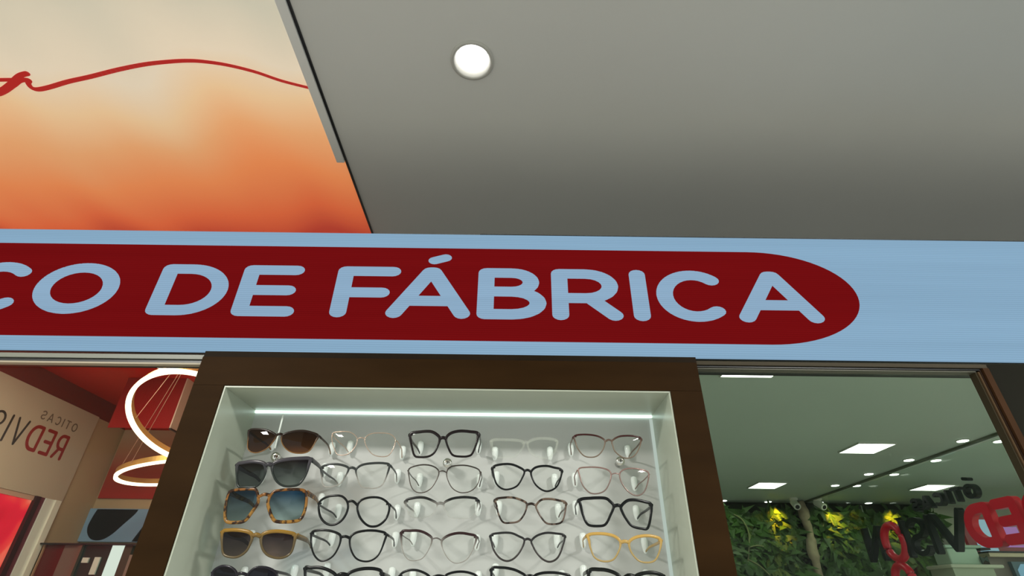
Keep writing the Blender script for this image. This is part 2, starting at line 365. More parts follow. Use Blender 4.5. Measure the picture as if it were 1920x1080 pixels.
# ------------------------------------------------------------ LED sign
LEDW = led('led_pale_blue', (0.240, 0.395, 0.545), 1.0); LEDR = led('led_red', (0.165, 0.0045, 0.0055), 1.0)
LEDT = led('led_lettering', (0.262, 0.405, 0.555), 1.0)
sg = empty('led_sign', (0.0, 1.045, 2.05), 'long electronic sign with pale blue letters CO DE FÁBRICA on a red pill', 'sign')
obj('casing', B(-2.1, 2.1, 1.0035, 1.088, 2.050, 2.3715), blackm, sg)
obj('screen', B(-2.095, 2.095, 1.0, 1.0034, 2.0515, 2.3715), LEDW, sg)
pill = [(-2.09, 2.329), (0.56, 2.329)] + [(0.56 + 0.226 * sin(radians(a)) ** 1.0, 2.207 + 0.122 * cos(radians(a))) for a in range(0, 181, 5)] + [(-2.09, 2.085)]
bm = bmesh.new(); prism(bm, pill, lambda u, v, d: Vector((u, 0.9992 + d, v)), 0.0008); obj('red_pill', bm, LEDR, sg)
Z0, H = 2.138, 0.135; STR = 1.45
for ch, x0, x1 in (('C', -1.262, -1.088), ('O', -1.083, -0.893), ('D', -0.811, -0.645), ('E', -0.622, -0.482), ('F', -0.404, -0.258), ('Á', -0.280, -0.092), ('B', -0.078, 0.078), ('R', 0.090, 0.248), ('I', 0.268, 0.311), ('C', 0.328, 0.500), ('A', 0.504, 0.693)):
    wu = (x1 - x0) / (STR * H); bm = bmesh.new()
    strokes(bm, glyph(ch, 0.192, wu), 0.192, lambda u, v, d: Vector((x0 + u * H, 0.9984 + d, Z0 + v * H)), 0.0007, sx=STR)
    if ch == 'Á': strokes(bm, [[(0.495, 1.145), (0.625, 1.205)]], 0.15, lambda u, v, d: Vector((x0 + u * H, 0.9984 + d, Z0 + v * H)), 0.0007, sx=STR)
    o = obj('letter', bm, LEDT, sg)
tag(obj('sign_gap_shadow', B(-0.08, 2.1, 1.005, 1.085, 2.3725, 2.3775), blackm), 'thin black strip standing for the shadow gap along the top edge of the long sign', 'shadow strip')  # black strip laid in for the shadow line above the sign

# ------------------------------------------------------------ display case
case = empty('display_case', (-0.13, 1.07, 0.88), 'dark wooden wall display case with a white lit recess showing rows of glasses', 'display case')
bm = bmesh.new()
box(bm, -0.638, -0.576, 0.985, 1.14, 0.88, 1.9725); box(bm, 0.321, 0.384, 0.985, 1.14, 0.88, 1.9725)
box(bm, -0.638, 0.384, 0.985, 1.14, 1.973, 2.0345); box(bm, -0.638, 0.384, 0.985, 1.14, 0.80, 0.8795)
obj('wood_frame', bm, wood, case)
obj('header_board', B(-0.640, 0.386, 0.990, 1.089, 2.035, 2.049), mat('dark_walnut_header', (0.018, 0.012, 0.007), 0.6, noise=0.2, scale=6, spec=0.05), case)
liner = mat('pale_green_white_liner', (0.46, 0.50, 0.41), 0.3)
bm = bmesh.new()
box(bm, -0.5755, -0.5725, 0.987, 1.133, 0.88, 1.969); box(bm, 0.3175, 0.3205, 0.987, 1.133, 0.88, 1.969)
box(bm, -0.5755, 0.3205, 0.987, 1.133, 1.9692, 1.9722)
obj('liner', bm, liner, case)
obj('back_board', B(-0.5755, 0.3205, 1.1332, 1.1395, 0.88, 1.9722), mat('white_board', (0.56, 0.575, 0.56), 0.35), case)
GLOW = emis('led_strip_glow', (0.76, 1.0, 0.90), 2.2)
obj('led_strip', B(-0.5720, 0.3170, 1.1290, 1.1330, 1.9640, 1.9688), GLOW, case)
obj('led_strip', B(0.3110, 0.3170, 1.1290, 1.1330, 0.885, 1.9600), emis('side_strip_glow', (0.70, 0.84, 0.74), 0.62), case)

# ------------------------------------------------------------ eyewear
SHAPES = {  # outline of each lens on the display, metres
'11': ([(-0.5164, 1.8921), (-0.4964, 1.894), (-0.4774, 1.8909), (-0.4608, 1.8838), (-0.4565, 1.8796), (-0.4589, 1.8698), (-0.4669, 1.8568), (-0.4779, 1.8493), (-0.4901, 1.8467), (-0.5023, 1.85), (-0.5094, 1.8579), (-0.5142, 1.8772)], [(-0.4454, 1.8814), (-0.4291, 1.8888), (-0.41, 1.8917), (-0.393, 1.8896), (-0.3779, 1.8839), (-0.3807, 1.8708), (-0.387, 1.8546), (-0.3969, 1.8481), (-0.4128, 1.847), (-0.4266, 1.8509), (-0.4386, 1.8604), (-0.4453, 1.8716)]),
'12': ([(-0.3497, 1.8875), (-0.3354, 1.8904), (-0.3171, 1.8896), (-0.3046, 1.8838), (-0.2975, 1.8751), (-0.2986, 1.8621), (-0.3067, 1.8492), (-0.3187, 1.8443), (-0.3319, 1.8458), (-0.3405, 1.8568), (-0.3485, 1.8728)], [(-0.2836, 1.8762), (-0.2737, 1.8862), (-0.2543, 1.8887), (-0.236, 1.8873), (-0.2249, 1.8776), (-0.226, 1.8614), (-0.2336, 1.846), (-0.2477, 1.8427), (-0.2643, 1.8466), (-0.2779, 1.8608)]),
'21': ([(-0.5212, 1.8262), (-0.508, 1.8304), (-0.4893, 1.8322), (-0.4711, 1.83), (-0.4622, 1.8239), (-0.4591, 1.8086), (-0.463, 1.7935), (-0.4729, 1.7838), (-0.4946, 1.7836), (-0.5061, 1.7855), (-0.5146, 1.8019)], [(-0.452, 1.824), (-0.4444, 1.8318), (-0.4264, 1.8367), (-0.4046, 1.8395), (-0.3847, 1.8398), (-0.3837, 1.8248), (-0.386, 1.8064), (-0.3935, 1.7913), (-0.405, 1.7867), (-0.4205, 1.7865), (-0.4348, 1.7938), (-0.4465, 1.8087)]),
'22': ([(-0.3592, 1.822), (-0.3476, 1.8277), (-0.3286, 1.8286), (-0.312, 1.8251), (-0.3041, 1.8196), (-0.3072, 1.8074), (-0.3155, 1.7923), (-0.3331, 1.7861), (-0.3477, 1.7889), (-0.3545, 1.8038)], [(-0.2911, 1.8182), (-0.2806, 1.8276), (-0.2588, 1.8316), (-0.2397, 1.8322), (-0.2297, 1.8292), (-0.2309, 1.8144), (-0.2373, 1.7932), (-0.2487, 1.7856), (-0.2642, 1.7849), (-0.2772, 1.7883), (-0.2869, 1.8046)]),
'31': ([(-0.5209, 1.778), (-0.5063, 1.7811), (-0.4787, 1.7823), (-0.4687, 1.7801), (-0.4605, 1.767), (-0.4589, 1.7555), (-0.4665, 1.7384), (-0.475, 1.7257), (-0.4922, 1.7228), (-0.5111, 1.7253), (-0.5194, 1.7406), (-0.5233, 1.7634)], [(-0.4413, 1.7701), (-0.4341, 1.7784), (-0.4132, 1.7822), (-0.3916, 1.783), (-0.38, 1.7796), (-0.3746, 1.7651), (-0.3738, 1.7451), (-0.3782, 1.731), (-0.3906, 1.7259), (-0.4175, 1.725), (-0.4283, 1.7318), (-0.4384, 1.7472), (-0.4429, 1.7585)]),
'32': ([(-0.3509, 1.7596), (-0.3419, 1.7684), (-0.3272, 1.7721), (-0.3084, 1.7711), (-0.2957, 1.7603), (-0.2931, 1.746), (-0.2994, 1.7305), (-0.3114, 1.7221), (-0.3249, 1.7219), (-0.3387, 1.7301), (-0.3473, 1.7426)], [(-0.2778, 1.7547), (-0.2718, 1.7649), (-0.2557, 1.77), (-0.237, 1.7691), (-0.2218, 1.7597), (-0.2191, 1.7469), (-0.2239, 1.7314), (-0.236, 1.721), (-0.2509, 1.72), (-0.2643, 1.7281), (-0.2739, 1.7406)]),
'41': ([(-0.5138, 1.7096), (-0.5014, 1.713), (-0.4803, 1.7127), (-0.4614, 1.7094), (-0.4536, 1.7027), (-0.4536, 1.692), (-0.4583, 1.6774), (-0.4705, 1.6687), (-0.4849, 1.668), (-0.4995, 1.673), (-0.5079, 1.6887)], [(-0.4399, 1.7015), (-0.4329, 1.7089), (-0.4142, 1.7119), (-0.3929, 1.7102), (-0.3815, 1.7062), (-0.3798, 1.6928), (-0.382, 1.677), (-0.3918, 1.669), (-0.406, 1.6676), (-0.4219, 1.6726), (-0.4338, 1.6843)]),
'42': ([(-0.3538, 1.7093), (-0.3428, 1.714), (-0.3218, 1.7137), (-0.3028, 1.7085), (-0.2971, 1.7018), (-0.2976, 1.6884), (-0.3049, 1.6726), (-0.3179, 1.6647), (-0.3296, 1.6651), (-0.3419, 1.6748), (-0.3503, 1.6905)], [(-0.282, 1.7006), (-0.2733, 1.7102), (-0.253, 1.7145), (-0.232, 1.7139), (-0.2193, 1.7095), (-0.2206, 1.6973), (-0.2266, 1.6774), (-0.2367, 1.6669), (-0.2508, 1.6641), (-0.2662, 1.6691), (-0.2775, 1.6834)]),
'51': ([(-0.5099, 1.646), (-0.4983, 1.655), (-0.4839, 1.6552), (-0.4709, 1.6502), (-0.4643, 1.6427), (-0.4614, 1.6278), (-0.4719, 1.6154), (-0.4888, 1.6152), (-0.504, 1.6273)], [(-0.4468, 1.6416), (-0.437, 1.6531), (-0.4201, 1.6546), (-0.4043, 1.6497), (-0.3964, 1.6409), (-0.3955, 1.626), (-0.4068, 1.6149), (-0.4265, 1.6147), (-0.4415, 1.628)]),
'52': ([(-0.3534, 1.654), (-0.3421, 1.6554), (-0.3248, 1.6556), (-0.3064, 1.6508), (-0.2932, 1.6421), (-0.2932, 1.6271), (-0.305, 1.6148), (-0.3276, 1.6145), (-0.3444, 1.6266)], [(-0.2762, 1.6435), (-0.2661, 1.6512), (-0.2465, 1.6552), (-0.2261, 1.6542), (-0.2179, 1.6479), (-0.2193, 1.628), (-0.2316, 1.6156), (-0.2542, 1.6153), (-0.2705, 1.6274)]),
'13': ([(-0.1978, 1.8885), (-0.1778, 1.893), (-0.1563, 1.8933), (-0.1426, 1.8868), (-0.1362, 1.8781), (-0.1395, 1.8625), (-0.1458, 1.8496), (-0.1565, 1.8432), (-0.1724, 1.8421), (-0.1841, 1.8454), (-0.1914, 1.8618)], [(-0.1261, 1.8782), (-0.1181, 1.8895), (-0.1003, 1.895), (-0.0788, 1.8949), (-0.0628, 1.8921), (-0.0645, 1.8731), (-0.0716, 1.8521), (-0.0794, 1.8457), (-0.0937, 1.844), (-0.11, 1.8463), (-0.1197, 1.8595)]),
'14': ([(-0.0369, 1.8783), (-0.0156, 1.8796), (0.0189, 1.8774), (0.027, 1.871), (0.0254, 1.8613), (0.0109, 1.8452), (-0.0052, 1.8435), (-0.0245, 1.8448), (-0.033, 1.8574)], [(0.0336, 1.8711), (0.0468, 1.8804), (0.0698, 1.8829), (0.0911, 1.8799), (0.0923, 1.8686), (0.0852, 1.8525), (0.0721, 1.8435), (0.056, 1.8442), (0.0399, 1.8519)]),
'23': ([(-0.1926, 1.8216), (-0.1773, 1.828), (-0.1583, 1.8291), (-0.1419, 1.8247), (-0.1332, 1.8156), (-0.1366, 1.8004), (-0.1462, 1.7854), (-0.1595, 1.7784), (-0.1737, 1.7797), (-0.1841, 1.7894), (-0.1901, 1.8058)], [(-0.1194, 1.8142), (-0.1133, 1.825), (-0.0944, 1.829), (-0.0752, 1.828), (-0.0573, 1.8211), (-0.0566, 1.8044), (-0.0637, 1.7893), (-0.0758, 1.7809), (-0.0912, 1.7792), (-0.1057, 1.7859), (-0.1151, 1.7991)]),
'24': ([(-0.0327, 1.8275), (-0.0178, 1.8324), (0.0014, 1.8326), (0.0174, 1.8272), (0.0285, 1.8191), (0.0238, 1.8053), (0.0144, 1.7917), (-0.0012, 1.7856), (-0.0137, 1.7869), (-0.0248, 1.7957), (-0.0306, 1.8107)], [(0.0397, 1.8177), (0.0493, 1.827), (0.0685, 1.8303), (0.0844, 1.828), (0.0993, 1.8239), (0.0964, 1.8062), (0.0879, 1.7911), (0.0736, 1.7836), (0.0612, 1.7849), (0.0489, 1.7936), (0.0421, 1.8055)]),
'33': ([(-0.1921, 1.765), (-0.1773, 1.7703), (-0.1588, 1.7711), (-0.1429, 1.7664), (-0.1314, 1.7588), (-0.1363, 1.745), (-0.1462, 1.737), (-0.1734, 1.7356), (-0.1852, 1.7459)], [(-0.1207, 1.7589), (-0.1091, 1.7682), (-0.0908, 1.7722), (-0.0722, 1.7725), (-0.0581, 1.7683), (-0.0616, 1.7459), (-0.0733, 1.7359), (-0.0945, 1.7348), (-0.1099, 1.7383)]),
'34': ([(-0.0263, 1.7698), (-0.0103, 1.7729), (0.0083, 1.7725), (0.0269, 1.7664), (0.033, 1.7598), (0.0284, 1.7441), (0.0177, 1.7314), (0.0026, 1.7285), (-0.011, 1.7297), (-0.0194, 1.7422), (-0.0238, 1.7577)], [(0.0484, 1.7586), (0.0578, 1.7688), (0.0733, 1.7713), (0.0918, 1.7692), (0.1046, 1.7656), (0.1026, 1.7478), (0.0965, 1.7323), (0.0842, 1.7275), (0.0676, 1.7284), (0.0572, 1.7388), (0.0507, 1.75)]),
'43': ([(-0.1933, 1.7125), (-0.1771, 1.7154), (-0.1591, 1.7148), (-0.1435, 1.709), (-0.1353, 1.701), (-0.1397, 1.6849), (-0.15, 1.6704), (-0.1656, 1.6664), (-0.1777, 1.6701), (-0.1877, 1.6844)], [(-0.1193, 1.6985), (-0.1076, 1.708), (-0.09, 1.7123), (-0.0719, 1.7111), (-0.0577, 1.7067), (-0.0618, 1.6885), (-0.0726, 1.67), (-0.0897, 1.6634), (-0.1031, 1.6684), (-0.1145, 1.6826)]),
'44': ([(-0.0324, 1.7097), (-0.0181, 1.7131), (0.0028, 1.7134), (0.0178, 1.7081), (0.0283, 1.7015), (0.0223, 1.6854), (0.0106, 1.6722), (-0.0024, 1.6674), (-0.0157, 1.6719), (-0.0262, 1.6836), (-0.0311, 1.6968)], [(0.0393, 1.7003), (0.0492, 1.709), (0.0658, 1.7141), (0.0837, 1.7137), (0.1001, 1.7104), (0.0963, 1.6929), (0.0868, 1.6744), (0.0734, 1.6672), (0.0603, 1.6702), (0.0488, 1.6805), (0.0416, 1.6923)]),
'53': ([(-0.1876, 1.6445), (-0.1756, 1.6522), (-0.1584, 1.6532), (-0.1405, 1.6475), (-0.1326, 1.6401), (-0.1356, 1.6264), (-0.1485, 1.614), (-0.1682, 1.6138), (-0.1839, 1.6259)], [(-0.1098, 1.6428), (-0.1003, 1.6492), (-0.0831, 1.6519), (-0.0657, 1.6501), (-0.0524, 1.6435), (-0.0559, 1.6273), (-0.0723, 1.6149), (-0.092, 1.6147), (-0.1071, 1.6267)]),
'54': ([(-0.0298, 1.6564), (-0.0139, 1.6591), (0.0064, 1.6568), (0.0209, 1.6518), (0.031, 1.6444), (0.0267, 1.6282), (0.0125, 1.6158), (-0.0101, 1.6155), (-0.026, 1.6276)], [(0.0425, 1.6445), (0.0556, 1.6509), (0.0758, 1.6524), (0.0931, 1.6509), (0.1073, 1.6465), (0.1036, 1.629), (0.0889, 1.6166), (0.0634, 1.6163), (0.0466, 1.6284)]),
'15': ([(0.1263, 1.8886), (0.1436, 1.8914), (0.1665, 1.8891), (0.1809, 1.8833), (0.1859, 1.8762), (0.1808, 1.8616), (0.1701, 1.8497), (0.1569, 1.8461), (0.1426, 1.8494), (0.1321, 1.8626), (0.1279, 1.8755)], [(0.1985, 1.878), (0.2125, 1.887), (0.2326, 1.8899), (0.249, 1.8891), (0.2584, 1.8853), (0.253, 1.8673), (0.2413, 1.8512), (0.2277, 1.8454), (0.215, 1.8471), (0.2031, 1.8571), (0.1992, 1.8683)]),
'25': ([(0.1316, 1.8265), (0.1493, 1.8291), (0.1716, 1.8279), (0.1871, 1.8231), (0.1921, 1.8149), (0.1876, 1.7998), (0.1776, 1.7857), (0.1631, 1.7802), (0.1493, 1.7821), (0.1376, 1.7947), (0.1324, 1.8127)], [(0.207, 1.8151), (0.2159, 1.8244), (0.2322, 1.8274), (0.2511, 1.8258), (0.2648, 1.8204), (0.2608, 1.8021), (0.2507, 1.7842), (0.2359, 1.7776), (0.2211, 1.7838), (0.2101, 1.7985)]),
'35': ([(0.13, 1.7716), (0.1518, 1.7742), (0.1766, 1.7739), (0.1868, 1.7674), (0.1922, 1.7588), (0.1846, 1.7431), (0.1742, 1.7277), (0.1604, 1.7247), (0.1424, 1.7273), (0.1343, 1.7425), (0.1308, 1.7595)], [(0.2036, 1.759), (0.2164, 1.7698), (0.2321, 1.7717), (0.2504, 1.769), (0.2627, 1.7645), (0.2594, 1.744), (0.2506, 1.723), (0.2384, 1.7215), (0.2207, 1.7254), (0.2114, 1.7364), (0.205, 1.749)]),
'45': ([(0.1414, 1.7122), (0.1596, 1.7146), (0.1804, 1.7127), (0.1933, 1.7074), (0.1985, 1.6994), (0.1942, 1.6861), (0.1825, 1.6716), (0.1648, 1.6688), (0.1506, 1.6751), (0.1443, 1.6895), (0.1422, 1.7014)], [(0.2119, 1.6995), (0.2233, 1.7083), (0.2432, 1.712), (0.261, 1.7109), (0.2722, 1.7056), (0.2684, 1.6895), (0.2572, 1.6724), (0.242, 1.6678), (0.2263, 1.6707), (0.2146, 1.6837)]),
'55': ([(0.1391, 1.6557), (0.1581, 1.6584), (0.1753, 1.6561), (0.1892, 1.6499), (0.1939, 1.6399), (0.1867, 1.625), (0.1688, 1.615), (0.1492, 1.6173), (0.1387, 1.6294)], [(0.2162, 1.6464), (0.23, 1.6529), (0.2504, 1.6544), (0.2685, 1.6495), (0.2701, 1.6407), (0.2636, 1.6258), (0.2451, 1.6147), (0.2226, 1.6156), (0.2158, 1.6302)]),
}

BLK = rim_mat('black_acetate', (0.004, 0.005, 0.006))
LC = clear('demo_lens', (0.95, 0.965, 0.95), ior=1.38)
def cl(n, t, top): return clear(n, t, ior=1.33, top=top)
SPEC = {  # frame material, lens material, rim width at brow and below (m), label
 '11': (rim_mat('dark_brown_brow', (0.016, 0.007, 0.004), (0.24, 0.12, 0.04), mid=0.35), cl('brown_lens', (0.17, 0.055, 0.008), (0.055, 0.015, 0.003)), 0.0035, 0.0012, 'brown cat-eye sunglasses with nearly rimless lenses at the top left of the display'),
 '12': (rim_mat('pale_gold_wire', (0.55, 0.42, 0.33), (0.62, 0.48, 0.40), metal=0.6), LC, 0.0012, 0.0012, 'thin pale pink metal glasses beside the brown sunglasses in the top row'),
 '13': (rim_mat('black_square_acetate', (0.008, 0.004, 0.005)), LC, 0.0045, 0.0030, 'black square glasses in the middle of the top row'),
 '14': (rim_mat('crystal_acetate', (0.62, 0.66, 0.58), alpha_top=0.16, alpha_bottom=0.10), LC, 0.0045, 0.0030, 'nearly invisible clear crystal glasses in the top row'),
 '15': (rim_mat('maroon_fade_acetate', (0.045, 0.008, 0.008), (0.20, 0.15, 0.11), mid=0.55), LC, 0.0026, 0.0016, 'dark red and black cat-eye glasses at the right end of the top row'),
 '21': (rim_mat('smoke_grey_acetate', (0.050, 0.045, 0.055), (0.020, 0.026, 0.024)), cl('smoke_lens', (0.20, 0.24, 0.22), (0.012, 0.008, 0.012)), 0.0055, 0.0030, 'large dark grey sunglasses with graduated smoke lenses under the brown cat-eye pair'),
 '22': (rim_mat('black_fading_clear', (0.035, 0.040, 0.040), (0.42, 0.40, 0.36), alpha_bottom=0.5, mid=0.25), LC, 0.0032, 0.0016, 'black browed glasses fading to clear below, beside the dark grey sunglasses'),
 '23': (rim_mat('gunmetal_and_gold', (0.06, 0.05, 0.045), (0.13, 0.11, 0.10), metal=0.5), LC, 0.0018, 0.0013, 'thin black and gold metal rounded glasses in the middle of the second row'),
 '24': (BLK, LC, 0.0032, 0.0024, 'glossy black cat-eye glasses with round lower rims, fourth in the second row'),
 '25': (rim_mat('dusty_rose_metal', (0.30, 0.19, 0.17), (0.26, 0.19, 0.17), metal=0.3), LC, 0.0020, 0.0018, 'dusty rose metal cat-eye glasses at the right end of the second row'),
 '31': (rim_mat('amber_tortoise', (0.24, 0.095, 0.02), (0.30, 0.15, 0.03), blotch=(0.03, 0.012, 0.006)), cl('blue_lens', (0.42, 0.56, 0.54), (0.022, 0.085, 0.17)), 0.0040, 0.0045, 'oversized square tortoise sunglasses with blue graduated lenses'),
 '32': (BLK, LC, 0.0030, 0.0030, 'round black glasses with angular brow beside the blue-lensed sunglasses'),
 '33': (rim_mat('black_brow_clear_base', (0.012, 0.013, 0.014), (0.50, 0.48, 0.44), alpha_bottom=0.15, mid=0.45), LC, 0.0034, 0.0012, 'black half-rim glasses with invisible lower edge in the middle of the third row'),
 '34': (rim_mat('brown_tortoise', (0.16, 0.11, 0.08), (0.14, 0.10, 0.08), blotch=(0.02, 0.012, 0.010)), LC, 0.0030, 0.0024, 'brown mottled squarish cat-eye glasses, fourth in the third row'),
 '35': (BLK, LC, 0.0042, 0.0034, 'bold black angular glasses with geometric lenses at the right end of the third row'),
 '41': (rim_mat('honey_acetate', (0.30, 0.16, 0.018), (0.105, 0.075, 0.035), mid=0.62), cl('plum_lens', (0.22, 0.16, 0.13), (0.022, 0.010, 0.017)), 0.0050, 0.0030, 'honey yellow sunglasses with plum brown graduated lenses, under the blue-lensed pair'),
 '42': (BLK, LC, 0.0032, 0.0022, 'thin black cat-eye glasses beside the honey yellow sunglasses'),
 '43': (rim_mat('maroon_brow_thin_base', (0.030, 0.012, 0.014), (0.36, 0.34, 0.31), mid=0.48, alpha_bottom=0.75), LC, 0.0034, 0.0010, 'glasses with dark maroon brow and faint thin lower rim, middle of the fourth row'),
 '44': (rim_mat('graphite_acetate', (0.020, 0.020, 0.022), (0.040, 0.034, 0.034)), LC, 0.0028, 0.0024, 'dark graphite round cat-eye glasses, fourth in the fourth row'),
 '45': (rim_mat('mustard_acetate', (0.55, 0.34, 0.09), (0.42, 0.30, 0.12)), LC, 0.0040, 0.0022, 'mustard yellow cat-eye glasses at the right end of the fourth row'),
 '51': (rim_mat('black_thick_acetate', (0.012, 0.010, 0.016)), cl('navy_smoke_lens', (0.05, 0.05, 0.07), (0.016, 0.015, 0.030)), 0.0034, 0.0034, 'black round sunglasses with navy lenses at the bottom left of the display'),
 '52': (BLK, LC, 0.0042, 0.0030, 'black squarish glasses in the bottom row beside the round sunglasses'),
 '53': (BLK, LC, 0.0030, 0.0024, 'black rounded glasses in the middle of the bottom row'),
 '54': (BLK, LC, 0.0034, 0.0026, 'black angular cat-eye glasses, fourth in the bottom row'),
 '55': (rim_mat('black_cat_eye_acetate', (0.004, 0.006, 0.005)), LC, 0.0048, 0.0030, 'thick black cat-eye glasses at the right end of the bottom row'),
}
ACR = mat('frosted_acrylic', (0.93, 0.99, 0.97), 0.2, spec=0.8)
HING = mat('hinge_metal', (0.7, 0.66, 0.55), 0.25, 1.0)
HOLD = {'11': 'brown cat-eye sunglasses in the top row', '12': 'thin pale pink glasses in the top row', '13': 'black square glasses in the top row', '14': 'clear crystal glasses in the top row', '15': 'dark red cat-eye glasses in the top row',
 '21': 'large dark grey sunglasses', '22': 'black browed clear-bottomed glasses in the second row', '23': 'thin black and gold metal glasses', '24': 'black cat-eye glasses in the second row', '25': 'dusty rose metal glasses',
 '31': 'square tortoise blue-lensed sunglasses', '32': 'round black glasses beside the blue-lensed pair', '33': 'black half-rim glasses in the third row', '34': 'brown mottled glasses in the third row', '35': 'bold black angular glasses in the third row',
 '41': 'honey yellow sunglasses', '42': 'thin black cat-eye glasses beside the honey pair', '43': 'maroon browed glasses in the fourth row', '44': 'graphite round glasses in the fourth row', '45': 'mustard yellow glasses',
 '51': 'navy-lensed sunglasses at the bottom left', '52': 'black squarish glasses, second in the bottom row', '53': 'black rounded glasses, third in the bottom row', '54': 'black angular glasses, fourth in the bottom row', '55': 'thick black cat-eye glasses, last in the bottom row'}
def build_glasses(key):
    fm, lm, t_top, t_bot, label = SPEC[key]; L, R = SHAPES[key]
    xc = (max(p[0] for p in L) + min(p[0] for p in R)) / 2
    zs = [p[1] for p in L + R]; zt, zb = max(zs), min(zs); y0 = 1.01
    g = empty('sunglasses' if key in ('11', '21', '31', '41', '51') else 'eyeglasses', (xc, y0, zb), label, 'sunglasses' if key in ('11', '21', '31', '41', '51') else 'glasses', 'eyewear on the lit display')
    wrap = lambda x: y0 + 1.6 * (x - xc) ** 2
    bm = bmesh.new()
    for pts in (L, R):
        sm = smooth_loop(pts, 5); n = len(sm)
        cx = sum(p[0] for p in sm) / n; cz = sum(p[1] for p in sm) / n
        lo = min(p[1] for p in sm); hi = max(p[1] for p in sm); rings = []
        for i, p in enumerate(sm):
            a, b = sm[i - 1], sm[(i + 1) % n]; tx, tz = b[0] - a[0], b[1] - a[1]; l = math.hypot(tx, tz) or 1
            nx, nz = -tz / l, tx / l
            if nx * (p[0] - cx) + nz * (p[1] - cz) < 0: nx, nz = -nx, -nz
            k = (p[1] - lo) / (hi - lo); k = max(0, min(1, (k - 0.45) / 0.35)); t = (t_bot + (t_top - t_bot) * k) * 1.22 + 0.0002
            y = wrap(p[0]); ring = []
            for q in range(8):
                A = 2 * pi * q / 8 + pi / 8; c, s = cos(A), sin(A); rr = 1.08
                ring.append(bm.verts.new((p[0] + nx * (c * rr - 0.45) * t / 2, y + s * 0.0017, p[1] + nz * (c * rr - 0.45) * t / 2)))
            rings.append(ring)
        for i in range(n):
            a, b = rings[i], rings[(i + 1) % n]
            for q in range(8): bm.faces.new((a[q], a[(q + 1) % 8], b[(q + 1) % 8], b[q]))
    pl = max(L, key=lambda p: p[0] + 0.25 * p[1]); pr = min(R, key=lambda p: p[0] - 0.25 * p[1])
    metal = key in ('12', '23', '25', '43')
    tb = 0.0011 if metal else max(0.0016, t_top * 0.60)
    tube(bm, smooth_path([(pl[0] - 0.001, wrap(pl[0]), pl[1]), ((pl[0] + pr[0]) / 2, y0 - 0.002, max(pl[1], pr[1]) + 0.0015), (pr[0] + 0.001, wrap(pr[0]), pr[1])], 4), tb * 0.8, 8, rz=tb * (1.0 if metal else 1.25))
    hin = []
    for pts, s in ((L, -1), (R, 1)):
        h = max(pts, key=lambda p: s * p[0] * 1.0 + 0.9 * p[1]); hin.append((h, s))
        if t_top > 0.002:                                    # end piece
            tube(bm, [(h[0] - s * 0.005, wrap(h[0]), h[1] - 0.001), (h[0] + s * 0.0015, wrap(h[0]) + 0.001, h[1] - 0.001), (h[0] + s * 0.0025, wrap(h[0]) + 0.007, h[1] - 0.002)], t_top * 0.5, 8, rz=t_top * 0.55)
    # nose pads
    obj('frame', bm, fm, g, smooth=True)
    for pts in (L, R):
        sm = smooth_loop(pts, 4); n = len(sm); cx = sum(p[0] for p in sm) / n; cz = sum(p[1] for p in sm) / n
        bm = bmesh.new(); top = bm.verts.new((cx, wrap(cx) - 0.0022, cz)); prev = None; loops = []
        for k in (0.35, 0.7, 0.985):
            loops.append([bm.verts.new((cx + (p[0] - cx) * k, wrap(cx + (p[0] - cx) * k) - 0.0022 * (1 - k * k), cz + (p[1] - cz) * k)) for p in sm])
        for i in range(n): bm.faces.new((top, loops[0][i], loops[0][(i + 1) % n]))
        for a, b in zip(loops, loops[1:]):
            for i in range(n): bm.faces.new((a[i], b[i], b[(i + 1) % n], a[(i + 1) % n]))
        obj('lens', bm, lm, g, smooth=True)
    th = max(0.0016, t_top * 0.75) if not metal else 0.0011
    if key in ('21', '41', '31'): th = 0.0048
    for (h, s) in hin:
        x, z = h[0] + s * 0.002, h[1] - 0.002
        p = smooth_path([(x, wrap(h[0]) + 0.004, z), (x, y0 + 0.06, z - 0.001), (x - s * 0.004, y0 + 0.092, z - 0.003), (x - s * 0.007, y0 + 0.113, z - 0.009)], 4)
        obj('temple', tube(bmesh.new(), p, 0.0013, 8, rz=[th * (1 - 0.35 * i / len(p)) for i in range(len(p))]), fm, g, smooth=True)
    # holder: two frosted cups on the board that carry the temple tips
    ho = empty('eyewear_holder', (xc, 1.12, zt - 0.02), 'two frosted acrylic cups holding the ' + HOLD[key], 'holder', 'frosted acrylic cups on the board')
    for (h, s) in hin:
        x, z = h[0] - s * 0.005, h[1] + 0.002
        bm = bmesh.new(); lathe(bm, [(0.0022, 0.0), (0.0045, 0.004), (0.0062, 0.012), (0.0068, 0.021), (0.0060, 0.027), (0.003, 0.029)], (x, 1.1245, z - 0.016), n=14)
        box(bm, x - 0.003, x + 0.003, 1.128, 1.1333, z - 0.008, z + 0.004)
        obj('cup', bm, ACR, ho, smooth=True)
for key in SPEC: build_glasses(key)

